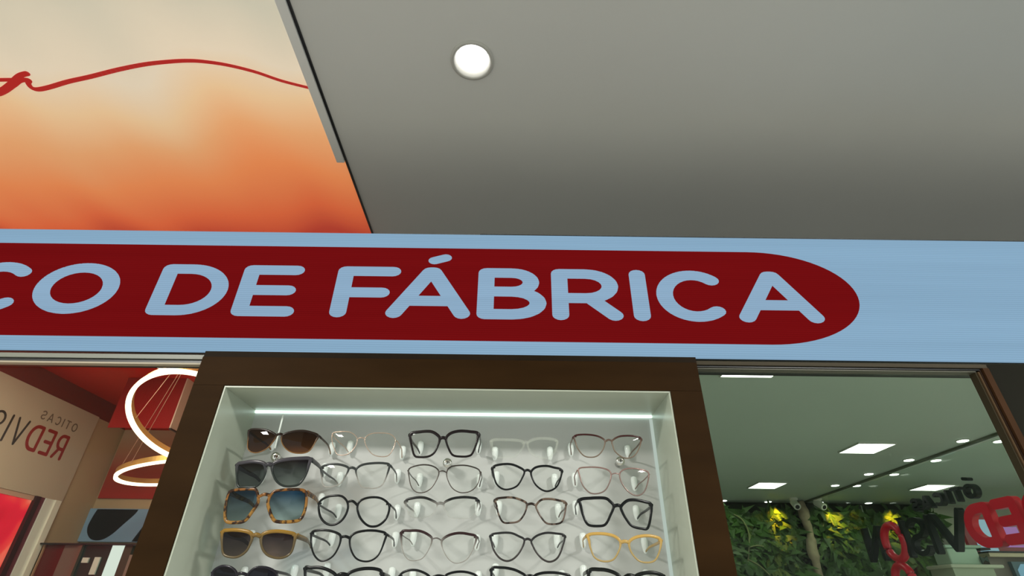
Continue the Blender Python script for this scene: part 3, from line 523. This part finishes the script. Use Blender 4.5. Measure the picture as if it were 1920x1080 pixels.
CHR = mat('chrome', (0.75, 0.74, 0.70), 0.12, 1.0)
for (x, z, lb) in ((-0.490, 1.862, 'small chrome lock knob between the brown and the dark grey sunglasses'), (-0.130, 1.854, 'small chrome lock knob under the black square glasses'), (0.231, 1.862, 'small chrome lock knob under the dark red cat-eye glasses')):
    k = empty('lock_knob', (x, 1.10, z), lb, 'lock', 'chrome locks on the display board')
    obj('barrel', lathe(bmesh.new(), [(0.0065, 0.033), (0.0065, 0.012), (0.0090, 0.010), (0.0097, 0.005), (0.0088, 0.001), (0.0045, 0.0)], (x, 1.10, z), 'y', 24), CHR, k, smooth=True)
    obj('keyhole', B(x - 0.0008, x + 0.0008, 1.0985, 1.0999, z - 0.003, z + 0.003), blackm, k)
rod = obj('rod_reflection', tube(bmesh.new(), [(-0.476, 1.06, 1.868), (-0.476, 1.06, 1.938)], 0.0017, 10), mat('painted_rod_reflection', (0.85, 0.93, 0.88), 0.15))  # pale stick put in for the reflection of a holder rod
tag(rod, 'short upright pale stick standing for a holder rod reflection, behind the bridge of the brown cat-eye sunglasses', 'rod')

# ------------------------------------------------------------ left showroom
def side_panel(y0, y1, z0, z1, th=0.012, x=-2.829): return B(x, x + th, y0, y1, z0, z1)
wb = empty('wall_signboard', (-2.82, 2.9, 2.13), 'white board on the showroom side wall with reversed OTICAS RED VISION lettering', 'sign')
obj('board', side_panel(2.0, 3.475, 2.131, 2.673, 0.0205), mat('white_acrylic_board', (0.56, 0.49, 0.38), 0.35), wb)
INKR = mat('red_vinyl', (0.30, 0.018, 0.016), 0.4); INKD = mat('dark_vinyl', (0.045, 0.035, 0.030), 0.4); INKG = mat('grey_vinyl', (0.17, 0.13, 0.10), 0.4)
# mirrored lettering: reads from the deep end (right) towards the viewer (left); slopes with the board
def board_letters(chars, ystart, z, h, t, ink, gap):
    y = ystart
    for ch, wd in chars:
        bm = bmesh.new(); yy = y
        strokes(bm, glyph(ch, t, wd), t, lambda u, v, d: Vector((-2.8070 - d, yy - u * h, z + v * h)), 0.0012)
        obj('letter', bm, ink, wb); y -= wd * h + gap
    return y
yE = board_letters((('R', 0.56), ('E', 0.50), ('D', 0.64)), 3.315, 2.345, 0.150, 0.13, INKR, 0.022)
board_letters((('V', 0.56), ('I', 0.14), ('S', 0.50), ('I', 0.16), ('O', 0.8), ('N', 0.7)), yE, 2.347, 0.150, 0.085, INKD, 0.026)
board_letters((('O', 0.85), ('T', 0.7), ('I', 0.2), ('C', 0.75), ('A', 0.8), ('S', 0.65)), 3.335, 2.527, 0.052, 0.13, INKG, 0.018)
for yy in (3.36, 3.385):
    pass
# poster bay under the board
m, nt, b = new_mat('red_poster_print')
tc = nt.nodes.new('ShaderNodeTexCoord'); nz = nt.nodes.new('ShaderNodeTexNoise'); nz.inputs['Scale'].default_value = 2.2; nz.inputs['Distortion'].default_value = 1.5
nt.links.new(tc.outputs['Object'], nz.inputs['Vector']); rp = nt.nodes.new('ShaderNodeValToRGB'); cr = rp.color_ramp
cr.elements[0].position = 0.30; cr.elements[0].color = (0.48, 0.0, 0.018, 1); cr.elements[1].position = 0.72; cr.elements[1].color = (0.80, 0.35, 0.22, 1)
e = cr.elements.new(0.52); e.color = (0.58, 0.006, 0.028, 1); e = cr.elements.new(0.62); e.color = (0.68, 0.05, 0.04, 1)
nt.links.new(nz.outputs['Fac'], rp.inputs[0]); nt.links.new(rp.outputs[0], b.inputs['Base Color']); nt.links.new(rp.outputs[0], b.inputs['Emission Color']); setin(b, 'Emission Strength', 0.75)
o = obj('backlit_poster', side_panel(1.9, 3.262, 1.2, 2.105, 0.010), m); tag(o, 'glowing red and orange poster panel below the reversed lettering board', 'poster')
struct('trim_14', side_panel(1.9, 3.262, 2.1055, 2.1305, 0.016), mat('pinkish_rail', (0.62, 0.40, 0.30), 0.5))
struct('trim_15', side_panel(3.2625, 3.298, 0.0, 2.1305, 0.030), mat('black_jamb', (0.03, 0.004, 0.005), 0.4))
struct('trim_16', side_panel(3.2985, 3.336, 0.0, 2.1305, 0.022), mat('maroon_jamb', (0.13, 0.015, 0.030), 0.4))
struct('trim_17', side_panel(3.3365, 3.400, 0.0, 2.1305, 0.030), mat('white_jamb', (0.80, 0.84, 0.78), 0.35))
struct('trim_18', side_panel(3.4005, 3.445, 0.0, 2.1305, 0.042), mat('white_jamb_outer', (0.88, 0.88, 0.78), 0.35))
# back wall print, red below and beige above
m, nt, b = new_mat('back_wall_print'); setin(b, 'Roughness', 0.5)
tc = nt.nodes.new('ShaderNodeTexCoord'); sx = nt.nodes.new('ShaderNodeSeparateXYZ'); nt.links.new(tc.outputs['Generated'], sx.inputs[0]); rp = nt.nodes.new('ShaderNodeValToRGB'); cr = rp.color_ramp
cr.elements[0].position = 0.05; cr.elements[0].color = (0.42, 0.020, 0.010, 1); cr.elements[1].position = 0.92; cr.elements[1].color = (0.58, 0.42, 0.30, 1)
e = cr.elements.new(0.40); e.color = (0.47, 0.07, 0.030, 1); e = cr.elements.new(0.65); e.color = (0.54, 0.25, 0.15, 1)
nt.links.new(sx.outputs['Z'], rp.inputs[0]); nt.links.new(rp.outputs[0], b.inputs['Base Color'])
o = obj('wall_print', B(-2.815, -0.2, 3.766, 3.7795, 2.203, 2.672), m); tag(o, 'wide wall print fading from beige down to red on the showroom back wall', 'wall print')
# blue and black picture
pic = empty('wall_picture', (-2.62, 3.77, 1.938), 'pale blue picture with large black rounded shapes, on the back wall above the glazed cabinet', 'picture')
obj('canvas', B(-2.825, -1.9, 3.755, 3.7795, 1.936, 2.136), mat('picture_blue', (0.20, 0.33, 0.46), 0.4, emit=(0.20, 0.33, 0.46), es=0.12), pic)
def blob(pts, name='black_shape'):
    bm = bmesh.new(); prism(bm, pts, lambda u, v, d: Vector((u, 3.7535 + d, v)), 0.0012); return obj(name, bm, mat('picture_black', (0.010, 0.009, 0.009), 0.7, spec=0.15), pic)
blob([(-2.775, 2.132)] + smooth_path([(-2.785, 2.10), (-2.795, 2.03), (-2.78, 1.985), (-2.745, 1.952), (-2.70, 1.942), (-2.655, 1.952), (-2.61, 1.985), (-2.565, 2.04), (-2.515, 2.10), (-2.50, 2.132)], 4))
blob([(-2.385, 2.132), (-2.425, 2.04), (-2.47, 1.938), (-1.92, 1.938), (-1.92, 2.132)])
# glazed cabinet beneath the picture
cb = empty('glazed_cabinet', (-2.6, 3.6, 0), 'tall red-sided cabinet with mirror-like glass door and bright strip, under the blue picture', 'cabinet')
def CB(n, x0, x1, y0, y1, z0, z1, mm): return obj(n, B(x0, x1, y0, y1, z0, z1), mm, cb)
CB('top', -2.79, -1.9, 3.42, 3.75, 1.888, 1.896, blackm)
CB('side_panel', -2.768, -2.652, 3.45, 3.745, 0.0, 1.8875, mat('dark_red_gloss', (0.10, 0.003, 0.003), 0.3))
CB('edge_strip', -2.775, -2.7685, 3.44, 3.46, 0.0, 1.8875, mat('copper_edge', (0.42, 0.25, 0.15), 0.4))
CB('grey_panel', -2.6515, -2.561, 3.445, 3.745, 0.0, 1.8875, mat('taupe_panel', (0.16, 0.12, 0.10), 0.45))
CB('door_frame', -2.5605, -2.538, 3.43, 3.745, 0.0, 1.8875, mat('bronze_frame', (0.17, 0.14, 0.11), 0.35, 0.4))
CB('glass_door', -2.5375, -2.366, 3.45, 3.456, 0.0, 1.8875, mat('dark_mirror_glass', (0.016, 0.030, 0.028), 0.12, 0.0, spec=0.35))
CB('light_strip', -2.3655, -2.292, 3.44, 3.46, 0.0, 1.8875, emis('cabinet_light', (0.80, 0.86, 0.78), 0.95))
CB('door_frame', -2.2915, -2.245, 3.44, 3.745, 0.0, 1.8875, mat('dark_olive_frame', (0.045, 0.045, 0.030), 0.4))
CB('end_strip', -2.2445, -2.20, 3.44, 3.745, 0.0, 1.84, mat('taupe_end', (0.22, 0.17, 0.14), 0.4))
for x0, x1, z0, z1 in ((-2.515, -2.478, 1.795, 1.822), (-2.445, -2.412, 1.735, 1.825)):  # pale plates painted in as reflections on the glass door
    CB('door_reflection', x0, x1, 3.440, 3.4495, z0, z1, mat('pale_reflection', (0.62, 0.74, 0.68), 0.5))
# ceiling box with a red front and white flank
bx = empty('ceiling_box', (-2.2, 3.4, 2.48), 'square box hanging under the red ceiling, red in front and white on its right flank', 'ceiling box')
obj('front_panel', B(-2.40, -2.034, 3.060, 3.068, 2.484, 2.799), mat('deep_red_panel', (0.26, 0.004, 0.006), 0.35), bx)
obj('flank', B(-2.0335, -2.026, 3.060, 3.774, 2.486, 2.799), mat('warm_white_flank', (0.62, 0.50, 0.42), 0.5), bx)
obj('bottom_edge', B(-2.0335, -2.020, 3.060, 3.774, 2.478, 2.4855), blackm, bx)

# pendant with gold rings and warm light
WARM = emis('warm_led', (1.0, 0.82, 0.56), 3.6); GOLD = mat('gold_channel', (0.62, 0.38, 0.12), 0.35, 0.7)
rp_ = empty('ring_pendant', (-1.53, 2.32, 2.80), 'pendant of tilted gold rings with warm glowing light inside the left shop window', 'pendant lamp')
def ring(c, tilt, az, r, hgt=0.030):
    n = Vector((sin(tilt) * cos(az), sin(tilt) * sin(az), cos(tilt))); a = n.cross(Vector((0.1, 1, 0.2))).normalized(); b = n.cross(a).normalized(); c = Vector(c)
    def loop(prof, closed=True):
        bm = bmesh.new(); N = 96; rings = []
        for i in range(N):
            A = 2 * pi * i / N; d = a * cos(A) + b * sin(A)
            rings.append([bm.verts.new(c + d * (r + pr) + n * ph) for pr, ph in prof])
        k = len(prof)
        for i in range(N):
            p, q = rings[i], rings[(i + 1) % N]
            for j in range(k): bm.faces.new((p[j], p[(j + 1) % k], q[(j + 1) % k], q[j]))
        return bm
    o = obj('ring', loop([(-0.004, 0), (0.004, 0), (0.004, hgt), (-0.004, hgt)]), GOLD, rp_, smooth=False)
    o['label'] = 'gold channel ring'
    l = obj('light_band', loop([(-0.009, -0.014), (0.009, -0.014), (0.009, -0.0005), (-0.009, -0.0005)]), WARM, o)
    l.matrix_parent_inverse = Matrix.Identity(4)
    return c, a, b
RINGS = [((-1.492, 2.393, 2.337), 0.537, 1.648, 0.28), ((-2.031, 3.242, 2.272), 0.208, 3.368, 0.28), ((-1.425, 2.675, 2.637), 0.311, 5.2, 0.45)]
RR = [ring(*r_) + (r_[3],) for r_ in RINGS[:3]]
bm = lathe(bmesh.new(), [(0.09, 0.0), (0.09, -0.02), (0.085, -0.025)], (-1.53, 2.32, 2.7995), n=40); obj('canopy', bm, GOLD, rp_)
CABM = mat('pale_cable', (0.45, 0.25, 0.18), 0.5)
for (c, a, b, r), ks in zip(RR, ([(-1.76, 2.45, 2.40), (-1.25, 2.3, 2.3), (-1.5, 2.65, 2.3)], [(-2.20, 3.05, 2.29), (-2.10, 3.05, 2.29), (-1.8, 3.3, 2.25)], [(-1.8, 2.6, 2.7), (-1.1, 2.5, 2.6), (-1.4, 3.0, 2.6)])):
    for tg in ks:
        p = min((c + (a * cos(k * pi / 60) + b * sin(k * pi / 60)) * r for k in range(120)), key=lambda q: (q - Vector(tg)).length)
        obj('cable', tube(bmesh.new(), [(-1.53 + 0.04 * (p.x + 1.53), 2.32 + 0.04 * (p.y - 2.32), 2.777), p + Vector((0, 0, 0.015))], 0.0016, 6), CABM, rp_)

# ------------------------------------------------------------ right store
struct('trim_19', B(3.795, 3.825, 1.66, 7.19, 2.782, 2.7995), mat('olive_track', (0.10, 0.12, 0.075), 0.5))
PAN = emis('led_panel_glow', (0.96, 1.0, 0.92), 7.0); PFR = mat('panel_frame', (0.55, 0.58, 0.52), 0.4)
for (x, y, lb) in ((1.25, 2.585, 'square ceiling light panel nearest the right shop window, at its top left'), (2.90, 4.30, 'square ceiling light panel in the middle of the store ceiling'), (2.73, 5.90, 'square ceiling light panel at the back left, near the cameras'), (4.58, 5.90, 'mirror copy of a square ceiling light panel beyond the ceiling track, above the dark letters')):  # panel beyond the track is a mirror reflection built as a fitting
    p = empty('light_panel', (x + 0.16, y + 0.16, 2.80), lb, 'ceiling light', 'square ceiling light panels')
    bm = bmesh.new(); box(bm, x, x + 0.32, y, y + 0.008, 2.786, 2.7995); box(bm, x, x + 0.32, y + 0.312, y + 0.32, 2.786, 2.7995)
    box(bm, x, x + 0.008, y + 0.0081, y + 0.3119, 2.786, 2.7995); box(bm, x + 0.312, x + 0.32, y + 0.0081, y + 0.3119, 2.786, 2.7995)
    obj('frame', bm, PFR, p); obj('diffuser', B(x + 0.0082, x + 0.3118, y + 0.0082, y + 0.3118, 2.788, 2.797), PAN, p)
SPOTG = emis('small_spot_glow', (0.95, 1.0, 0.92), 6.0)
for i, (x, y) in enumerate([(3.70, 4.21), (4.00, 4.21), (3.69, 4.86), (3.94, 4.86), (3.67, 5.45), (3.93, 5.45), (3.64, 6.03), (3.88, 6.03), (3.35, 7.10), (4.02, 7.10), (4.65, 7.10), (5.30, 7.10), (2.76, 7.06)]):  # spots just right of the track are added as mirror reflections
    side = 'right' if x > 3.81 else 'left'
    rk = {4.21: 'nearest the window', 4.86: 'second from the window', 5.45: 'third from the window', 6.03: 'fourth from the window'}.get(y)
    lb = f'small round ceiling spot of a mirrored pair, just {side} of the ceiling track, {rk}' if rk else {3.35: 'small round ceiling spot over the plant wall, left of the cameras', 4.02: 'small round ceiling spot over the plant wall, right of the cameras', 4.65: 'small round ceiling spot above the plant wall, by the thin glass edge', 5.30: 'small round ceiling spot above the far right of the plant wall', 2.76: 'small round ceiling spot at the far left end of the plant wall'}[x]
    s = empty('ceiling_spot', (x, y, 2.80), lb, 'ceiling light', 'small round ceiling spots')
    bm = lathe(bmesh.new(), [(0.048, 0.0), (0.048, -0.004), (0.043, -0.006)], (x, y, 2.7995), n=24); obj('trim_ring', bm, PFR, s)
    bm = lathe(bmesh.new(), [(0.040, -0.0062), (0.040, -0.009), (0.03, -0.011)], (x, y, 2.7995), n=24); obj('lamp_lens', bm, SPOTG, s)

# camera under the ceiling and its mirror reflection, built as a copy
CAMW = mat('white_plastic', (0.72, 0.74, 0.66), 0.4)
for x, lb in ((3.56, 'white security camera hanging from the ceiling just left of the pale trunk'), (3.86, 'mirror copy of the white security camera hanging from the ceiling just right of the pale trunk')):
    s = empty('security_camera', (x, 6.85, 2.80), lb, 'security camera', 'security cameras beside the trunk')
    obj('mount', lathe(bmesh.new(), [(0.05, 0.0), (0.05, -0.02), (0.03, -0.03), (0.022, -0.06)], (x, 6.85, 2.7995), n=20), CAMW, s)
    d = Vector((-0.15 if x < 3.8 else 0.2, -0.8, -0.55)).normalized(); p0 = Vector((x, 6.85, 2.735))
    obj('body', tube(bmesh.new(), [p0 - d * 0.05, p0 - d * 0.045, p0 + d * 0.085, p0 + d * 0.09], [0.03, 0.042, 0.042, 0.036], 20), CAMW, s)
    obj('lens', tube(bmesh.new(), [p0 + d * 0.088, p0 + d * 0.096], [0.027, 0.022], 16), blackm, s)

# pale trunk in front of the plants
bm = bmesh.new(); pts = []; rr = []
for i in range(26):
    z = 2.79 - i * 0.112; pts.append((3.715 + 0.012 * sin(i * 0.9) + 0.008 * sin(i * 2.3), 7.0 + 0.02 * cos(i * 0.8), max(z, 0.0))); rr.append(0.052 + 0.012 * sin(i * 1.7))
tube(bm, smooth_path(pts, 3), [rr[min(25, i // 3)] for i in range(len(smooth_path(pts, 3)))], 12)
tag(obj('tree_trunk', bm, mat('pale_bark', (0.36, 0.30, 0.21), 0.8, noise=0.2, scale=14, bump=0.5), smooth=True), 'slender pale tree trunk rising to the ceiling in front of the plant wall', 'tree trunk')

# plants
def leafmat(n, c): 
    mm = mat(n, c, 0.5, noise=0.4, scale=6); return mm
LG = [leafmat('leaf_dark', (0.040, 0.10, 0.018)), leafmat('leaf_mid', (0.070, 0.16, 0.022)), leafmat('leaf_olive', (0.13, 0.19, 0.028))]
def leaf(bm, p, d, up, L, W):
    d = d.normalized(); s = d.cross(up).normalized() * W / 2; n = s.cross(d).normalized()
    a = bm.verts.new(p); t = bm.verts.new(p + d * L - n * L * 0.25); m0 = bm.verts.new(p + d * L * 0.5 + n * W * 0.05)
    l = bm.verts.new(p + d * L * 0.42 + s + n * W * 0.18); r = bm.verts.new(p + d * L * 0.42 - s + n * W * 0.18)
    bm.faces.new((a, m0, l)); bm.faces.new((a, r, m0)); bm.faces.new((l, m0, t)); bm.faces.new((m0, r, t))
rnd = random.Random(3)
def foliage(n, mt, name='wall_foliage', x0=0.15, x1=5.4):
    bm = bmesh.new()
    for i in range(n):
        x = rnd.uniform(x0, x1); z = rnd.uniform(1.35, 2.70); y = rnd.uniform(7.04, 7.17)
        near = abs(x - 3.72) < 0.17
        if near: y = 7.15
        d = Vector((rnd.uniform(-1, 1), rnd.uniform(-0.9, -0.05), rnd.uniform(-1.0, 0.5)))
        leaf(bm, Vector((x, y, z)), d, Vector((rnd.uniform(-.3, .3), -1, 0.3)), rnd.uniform(0.12, 0.26) * (0.35 if near else 1), rnd.uniform(0.05, 0.11) * (0.6 if near else 1))
    return obj(name, bm, mt)
tag(foliage(5200, LG[0]), 'dense dark green leaves covering the back wall of the store', 'foliage', kind='stuff')
def fern(mt, nf, size, seed, broad=False):
    r = random.Random(seed); bm = bmesh.new()
    for f in range(nf):
        a = r.uniform(-1.5, 1.5); d = Vector((sin(a), -0.65, cos(a) * 0.75)); p = Vector((0, 0, 0)); L = size * r.uniform(0.7, 1.0); st = L / 13
        side = d.cross(Vector((0, -1, 0.2))).normalized()
        for k in range(13):
            d = (d + Vector((0, -0.02, -0.17))).normalized(); q = p + d * st
            w_ = (0.30 if not broad else 0.42) * L * (1 - abs(k / 12 - 0.35) * 1.1); w_ = max(w_, 0.02)
            for s in (-1, 1):
                leaf(bm, p, side * s + d * 0.55, Vector((0, -1, 0.4)), w_ * 0.75, st * (0.95 if not broad else 1.8))
            v = [bm.verts.new(p + side * 0.0025), bm.verts.new(p - side * 0.0025), bm.verts.new(q - side * 0.002), bm.verts.new(q + side * 0.002)]; bm.faces.new(v)
            p = q
    return bm
protos = []
for k in range(4):
    o = obj('fern', fern(LG[(k + 1) % 3], 11 if k % 2 else 9, 0.36 + 0.05 * k, 10 + k, broad=(k == 2)), LG[(k + 1) % 3]); protos.append(o)
FS = [(2.95, 2.50, 0), (3.20, 2.58, 1), (3.38, 2.62, 2), (3.10, 2.25, 3), (3.38, 2.33, 0), (3.30, 2.12, 1), (2.92, 2.02, 2), (3.22, 1.98, 1), (4.00, 2.60, 2), (4.22, 2.50, 1), (4.08, 2.28, 3), (4.36, 2.22, 0), (4.08, 2.02, 2), (4.25, 1.95, 3), (4.66, 2.56, 1), (4.90, 2.50, 0), (4.72, 2.22, 2), (4.95, 2.12, 3), (4.62, 1.92, 1), (5.15, 2.00, 2), (5.22, 2.42, 3), (4.85, 1.82, 0), (3.00, 1.75, 3), (3.30, 1.78, 0), (2.45, 2.5, 1), (2.05, 2.3, 2), (1.6, 2.5, 3), (1.15, 2.35, 0), (0.7, 2.5, 1), (2.4, 2.05, 3), (1.4, 2.0, 2)]
used = set()
for i, (x, z, k) in enumerate(FS):
    if k not in used: o = protos[k]; used.add(k)
    else: o = protos[k].copy(); COL.objects.link(o)
    o.location = (x, 7.12, z); o.rotation_euler = (0, rnd.uniform(-0.5, 0.5), 0); s = rnd.uniform(0.8, 1.15); o.scale = (s, 0.55, s)
    zone = 'at the far left' if x < 2.6 else 'left of the trunk' if x < 3.7 else ('between trunk and glass edge' if x < 4.5 else 'behind the dark letters')
    hh = 'near the ceiling' if z > 2.4 else ('at middle height' if z > 2.1 else 'low down')
    tag(o, f'arching green fern on the plant wall {zone}, {hh}', 'fern', f'ferns {zone} {hh}')
bm = bmesh.new()
tube(bm, smooth_path([(2.86, 7.05, 1.95), (2.93, 6.98, 2.25), (2.95, 6.95, 2.42), (2.90, 6.95, 2.56), (2.82, 6.97, 2.62)], 5), 0.009, 8)
tube(bm, smooth_path([(2.93, 6.98, 2.25), (3.02, 6.95, 2.27), (3.10, 6.95, 2.26)], 4), 0.007, 8); tube(bm, smooth_path([(2.90, 7.0, 2.12), (3.0, 6.95, 2.05), (3.09, 6.93, 1.95)], 4), 0.008, 8)
tag(obj('bare_vine', bm, mat('vine_bark', (0.20, 0.22, 0.10), 0.7), smooth=True), 'thin bare curling vine at the left end of the plant wall', 'vine')
def spot(name, loc, tgt, pw, ang, col):
    l = bpy.data.lights.new(name, 'SPOT'); l.energy = pw; l.spot_size = radians(ang); l.spot_blend = 0.7; l.color = col; l.shadow_soft_size = 0.03
    o = bpy.data.objects.new(name, l); COL.objects.link(o); o.location = loc
    o.rotation_euler = (Vector(tgt) - Vector(loc)).to_track_quat('-Z', 'Y').to_euler(); return o
for x in (3.33, 4.04, 4.80):
    spot('plant_spot', (x, 6.80, 2.77), (x + 0.05, 7.12, 2.40), 26, 54, (1.0, 0.52, 0.015))

for x in (2.76, 4.02, 5.30):  # soft green fill added to brighten the leaves
    spot('plant_fill', (x, 6.3, 2.79), (x + 0.1, 7.15, 1.7), 10, 110, (0.80, 1.0, 0.55))

# glass partition carrying the big letters
gpn = empty('glass_partition', (3.86, 5.0, 0), 'clear glass partition under the ceiling track that carries the large letters', 'glass partition')
obj('pane', B(3.850, 3.858, 3.2, 6.6, 0.0, 2.781), clear('partition_glass', (0.95, 0.98, 0.95), ior=1.04, rough=0.0), gpn)
o = tag(obj('glass_edge_strip', B(4.475, 4.484, 7.00, 7.008, 0.0, 2.75), mat('bright_steel', (0.42, 0.52, 0.38), 0.3, 0.3)), 'thin shiny upright glass edge in front of the plant wall, right of the trunk', 'strip')

DKL = mat('dark_green_black_gloss', (0.006, 0.012, 0.009), 0.3, spec=0.25); RDL = mat('glossy_red_acrylic', (0.66, 0.004, 0.024), 0.3, coat=0.1)
ls = empty('letter_sign', (3.80, 4.9, 2.03), 'large three-dimensional reversed OTICAS RED VISION letters in red and black on the glass partition', 'sign')
def big(ch, y_near, wm, z, h, t, mm, depth=0.055, extra=None):
    bm = bmesh.new()
    lines = glyph(ch, t, wm / h)
    if extra: lines = lines + extra
    strokes(bm, lines, t, lambda u, v, d: Vector((3.790 + d, y_near + u * h, z + v * h)), depth)
    return obj('letter', bm, mm, ls)
ZB, HB = 2.035, 0.325
big('R', 3.80, 0.27, ZB, HB, 0.20, RDL); big('E', 4.10, 0.23, ZB, HB, 0.23, RDL); big('D', 4.36, 0.29, ZB, HB, 0.23, RDL)
big('V', 4.66, 0.37, ZB, HB, 0.13, DKL); big('I', 5.04, 0.06, ZB, HB, 0.13, DKL); big('S', 5.13, 0.24, ZB, HB, 0.13, DKL); big('I', 5.40, 0.06, ZB, HB, 0.13, DKL)
bm = bmesh.new()
f3 = lambda cy, cz, ry, rz: [(cy + ry * cos(k * pi / 20), cz + rz * sin(k * pi / 20)) for k in range(41)]
for cy, cz, ry, rz in ((5.60, 2.185, 0.140, 0.150), (5.64, 1.860, 0.125, 0.125)):
    pts = [Vector((3.80, a, b_)) for a, b_ in f3(cy, cz, ry, rz)][:-1]; tube(bm, pts, 0.036, 12, closed=True)
tube(bm, [(3.80, 5.61, 2.04), (3.80, 5.63, 1.98)], 0.034, 12)
o = obj('letter', bm, RDL, ls, smooth=True); o['label'] = 'red letter O with a second ring below it, like upright spectacles'
big('N', 5.80, 0.27, ZB, HB, 0.13, DKL)
y = 4.40
for ch, wd in (('O', 0.13), ('T', 0.10), ('I', 0.04), ('C', 0.12), ('A', 0.12), ('S', 0.10)):
    big(ch, y, wd, 2.395, 0.115, 0.22, DKL, 0.05, extra=[[(wd / .115 * .5 - .15, 1.30), (wd / .115 * .5 + .15, 1.38)]] if ch == 'O' else None); y += wd + 0.035

# things behind the partition at the lower right
su = empty('shelf_unit', (4.95, 5.7, 0), 'cream shelf top with a dark line above it, behind the big red letters', 'shelf')
obj('top', B(4.60, 6.4, 5.50, 5.95, 2.060, 2.092), mat('cream_top', (0.62, 0.52, 0.38), 0.5), su)
obj('dark_edge', B(4.60, 6.4, 5.495, 5.95, 2.0925, 2.108), blackm, su)
obj('side', B(4.62, 6.38, 5.56, 5.94, 0.0, 2.0595), mat('dim_grey_side', (0.20, 0.17, 0.15), 0.6), su)
sc = empty('blue_screen', (5.2, 5.5, 1.75), 'glowing pale blue screen low at the right edge below the shelf top', 'screen')
obj('bezel', B(4.79, 5.80, 5.515, 5.555, 1.55, 2.02), mat('blue_grey_bezel', (0.10, 0.16, 0.20), 0.4), sc)
bm = bmesh.new(); prism(bm, [(4.82, 1.56), (4.82, 1.95), (4.87, 2.00), (5.78, 2.00), (5.78, 1.56)], lambda u, v, d: Vector((u, 5.509 + d, v)), 0.005)
obj('panel', bm, emis('screen_blue', (0.20, 0.36, 0.48), 0.95), sc)
po = empty('lit_poster', (5.3, 6.2, 2.12), 'red framed lit poster with pale blue and violet areas seen through the big red letters', 'poster')
obj('frame', B(4.93, 6.4, 6.10, 6.14, 2.110, 2.50), mat('poster_red', (0.28, 0.004, 0.014), 0.4), po)
obj('blue_area', B(5.02, 5.22, 6.092, 6.0995, 2.15, 2.47), emis('poster_blue', (0.30, 0.46, 0.56), 0.9), po)
obj('violet_area', B(5.30, 5.52, 6.092, 6.0995, 2.20, 2.40), emis('poster_violet', (0.38, 0.18, 0.44), 0.9), po)
MINT = mat('mint_white_paper', (0.50, 0.66, 0.54), 0.5)
bg = empty('gift_box', (4.3, 5.5, 1.93), 'pale mint box with rounded lid standing below the letter V', 'box')
obj('body', B(4.17, 4.46, 5.45, 5.65, 1.985, 2.125, bev=0.012), MINT, bg)
obj('lid', B(4.15, 4.50, 5.43, 5.67, 2.1255, 2.150, bev=0.008), mat('mint_lid', (0.44, 0.60, 0.50), 0.5), bg)
pb = empty('display_plinth', (4.3, 5.5, 0), 'pale rounded plinth under the mint box at the lower right', 'plinth')
obj('upper', B(4.10, 4.594, 5.38, 5.72, 1.955, 1.984, bev=0.01), mat('plinth_cream', (0.60, 0.62, 0.50), 0.5), pb)
obj('lower', B(4.12, 4.50, 5.40, 5.70, 0.0, 1.9545), mat('plinth_grey', (0.40, 0.44, 0.34), 0.6), pb)
bt = obj('bow_tie', B(0, 1, 0, 1, 0, 1), blackm); bpy.data.objects.remove(bt)
bm = bmesh.new()
prism(bm, [(4.44, 2.055), (4.475, 2.035), (4.51, 2.058), (4.51, 2.005), (4.475, 2.022), (4.44, 1.992)], lambda u, v, d: Vector((u, 5.425 + d, v)), 0.012)
tag(obj('bow_ornament', bm, mat('bow_green', (0.02, 0.05, 0.035), 0.4)), 'small dark bow-shaped ornament stuck on the mint box', 'bow')
tag(obj('black_case', B(4.50, 4.595, 5.45, 5.62, 2.112, 2.132, bev=0.004), blackm), 'small flat black case lying beside the mint box', 'case')
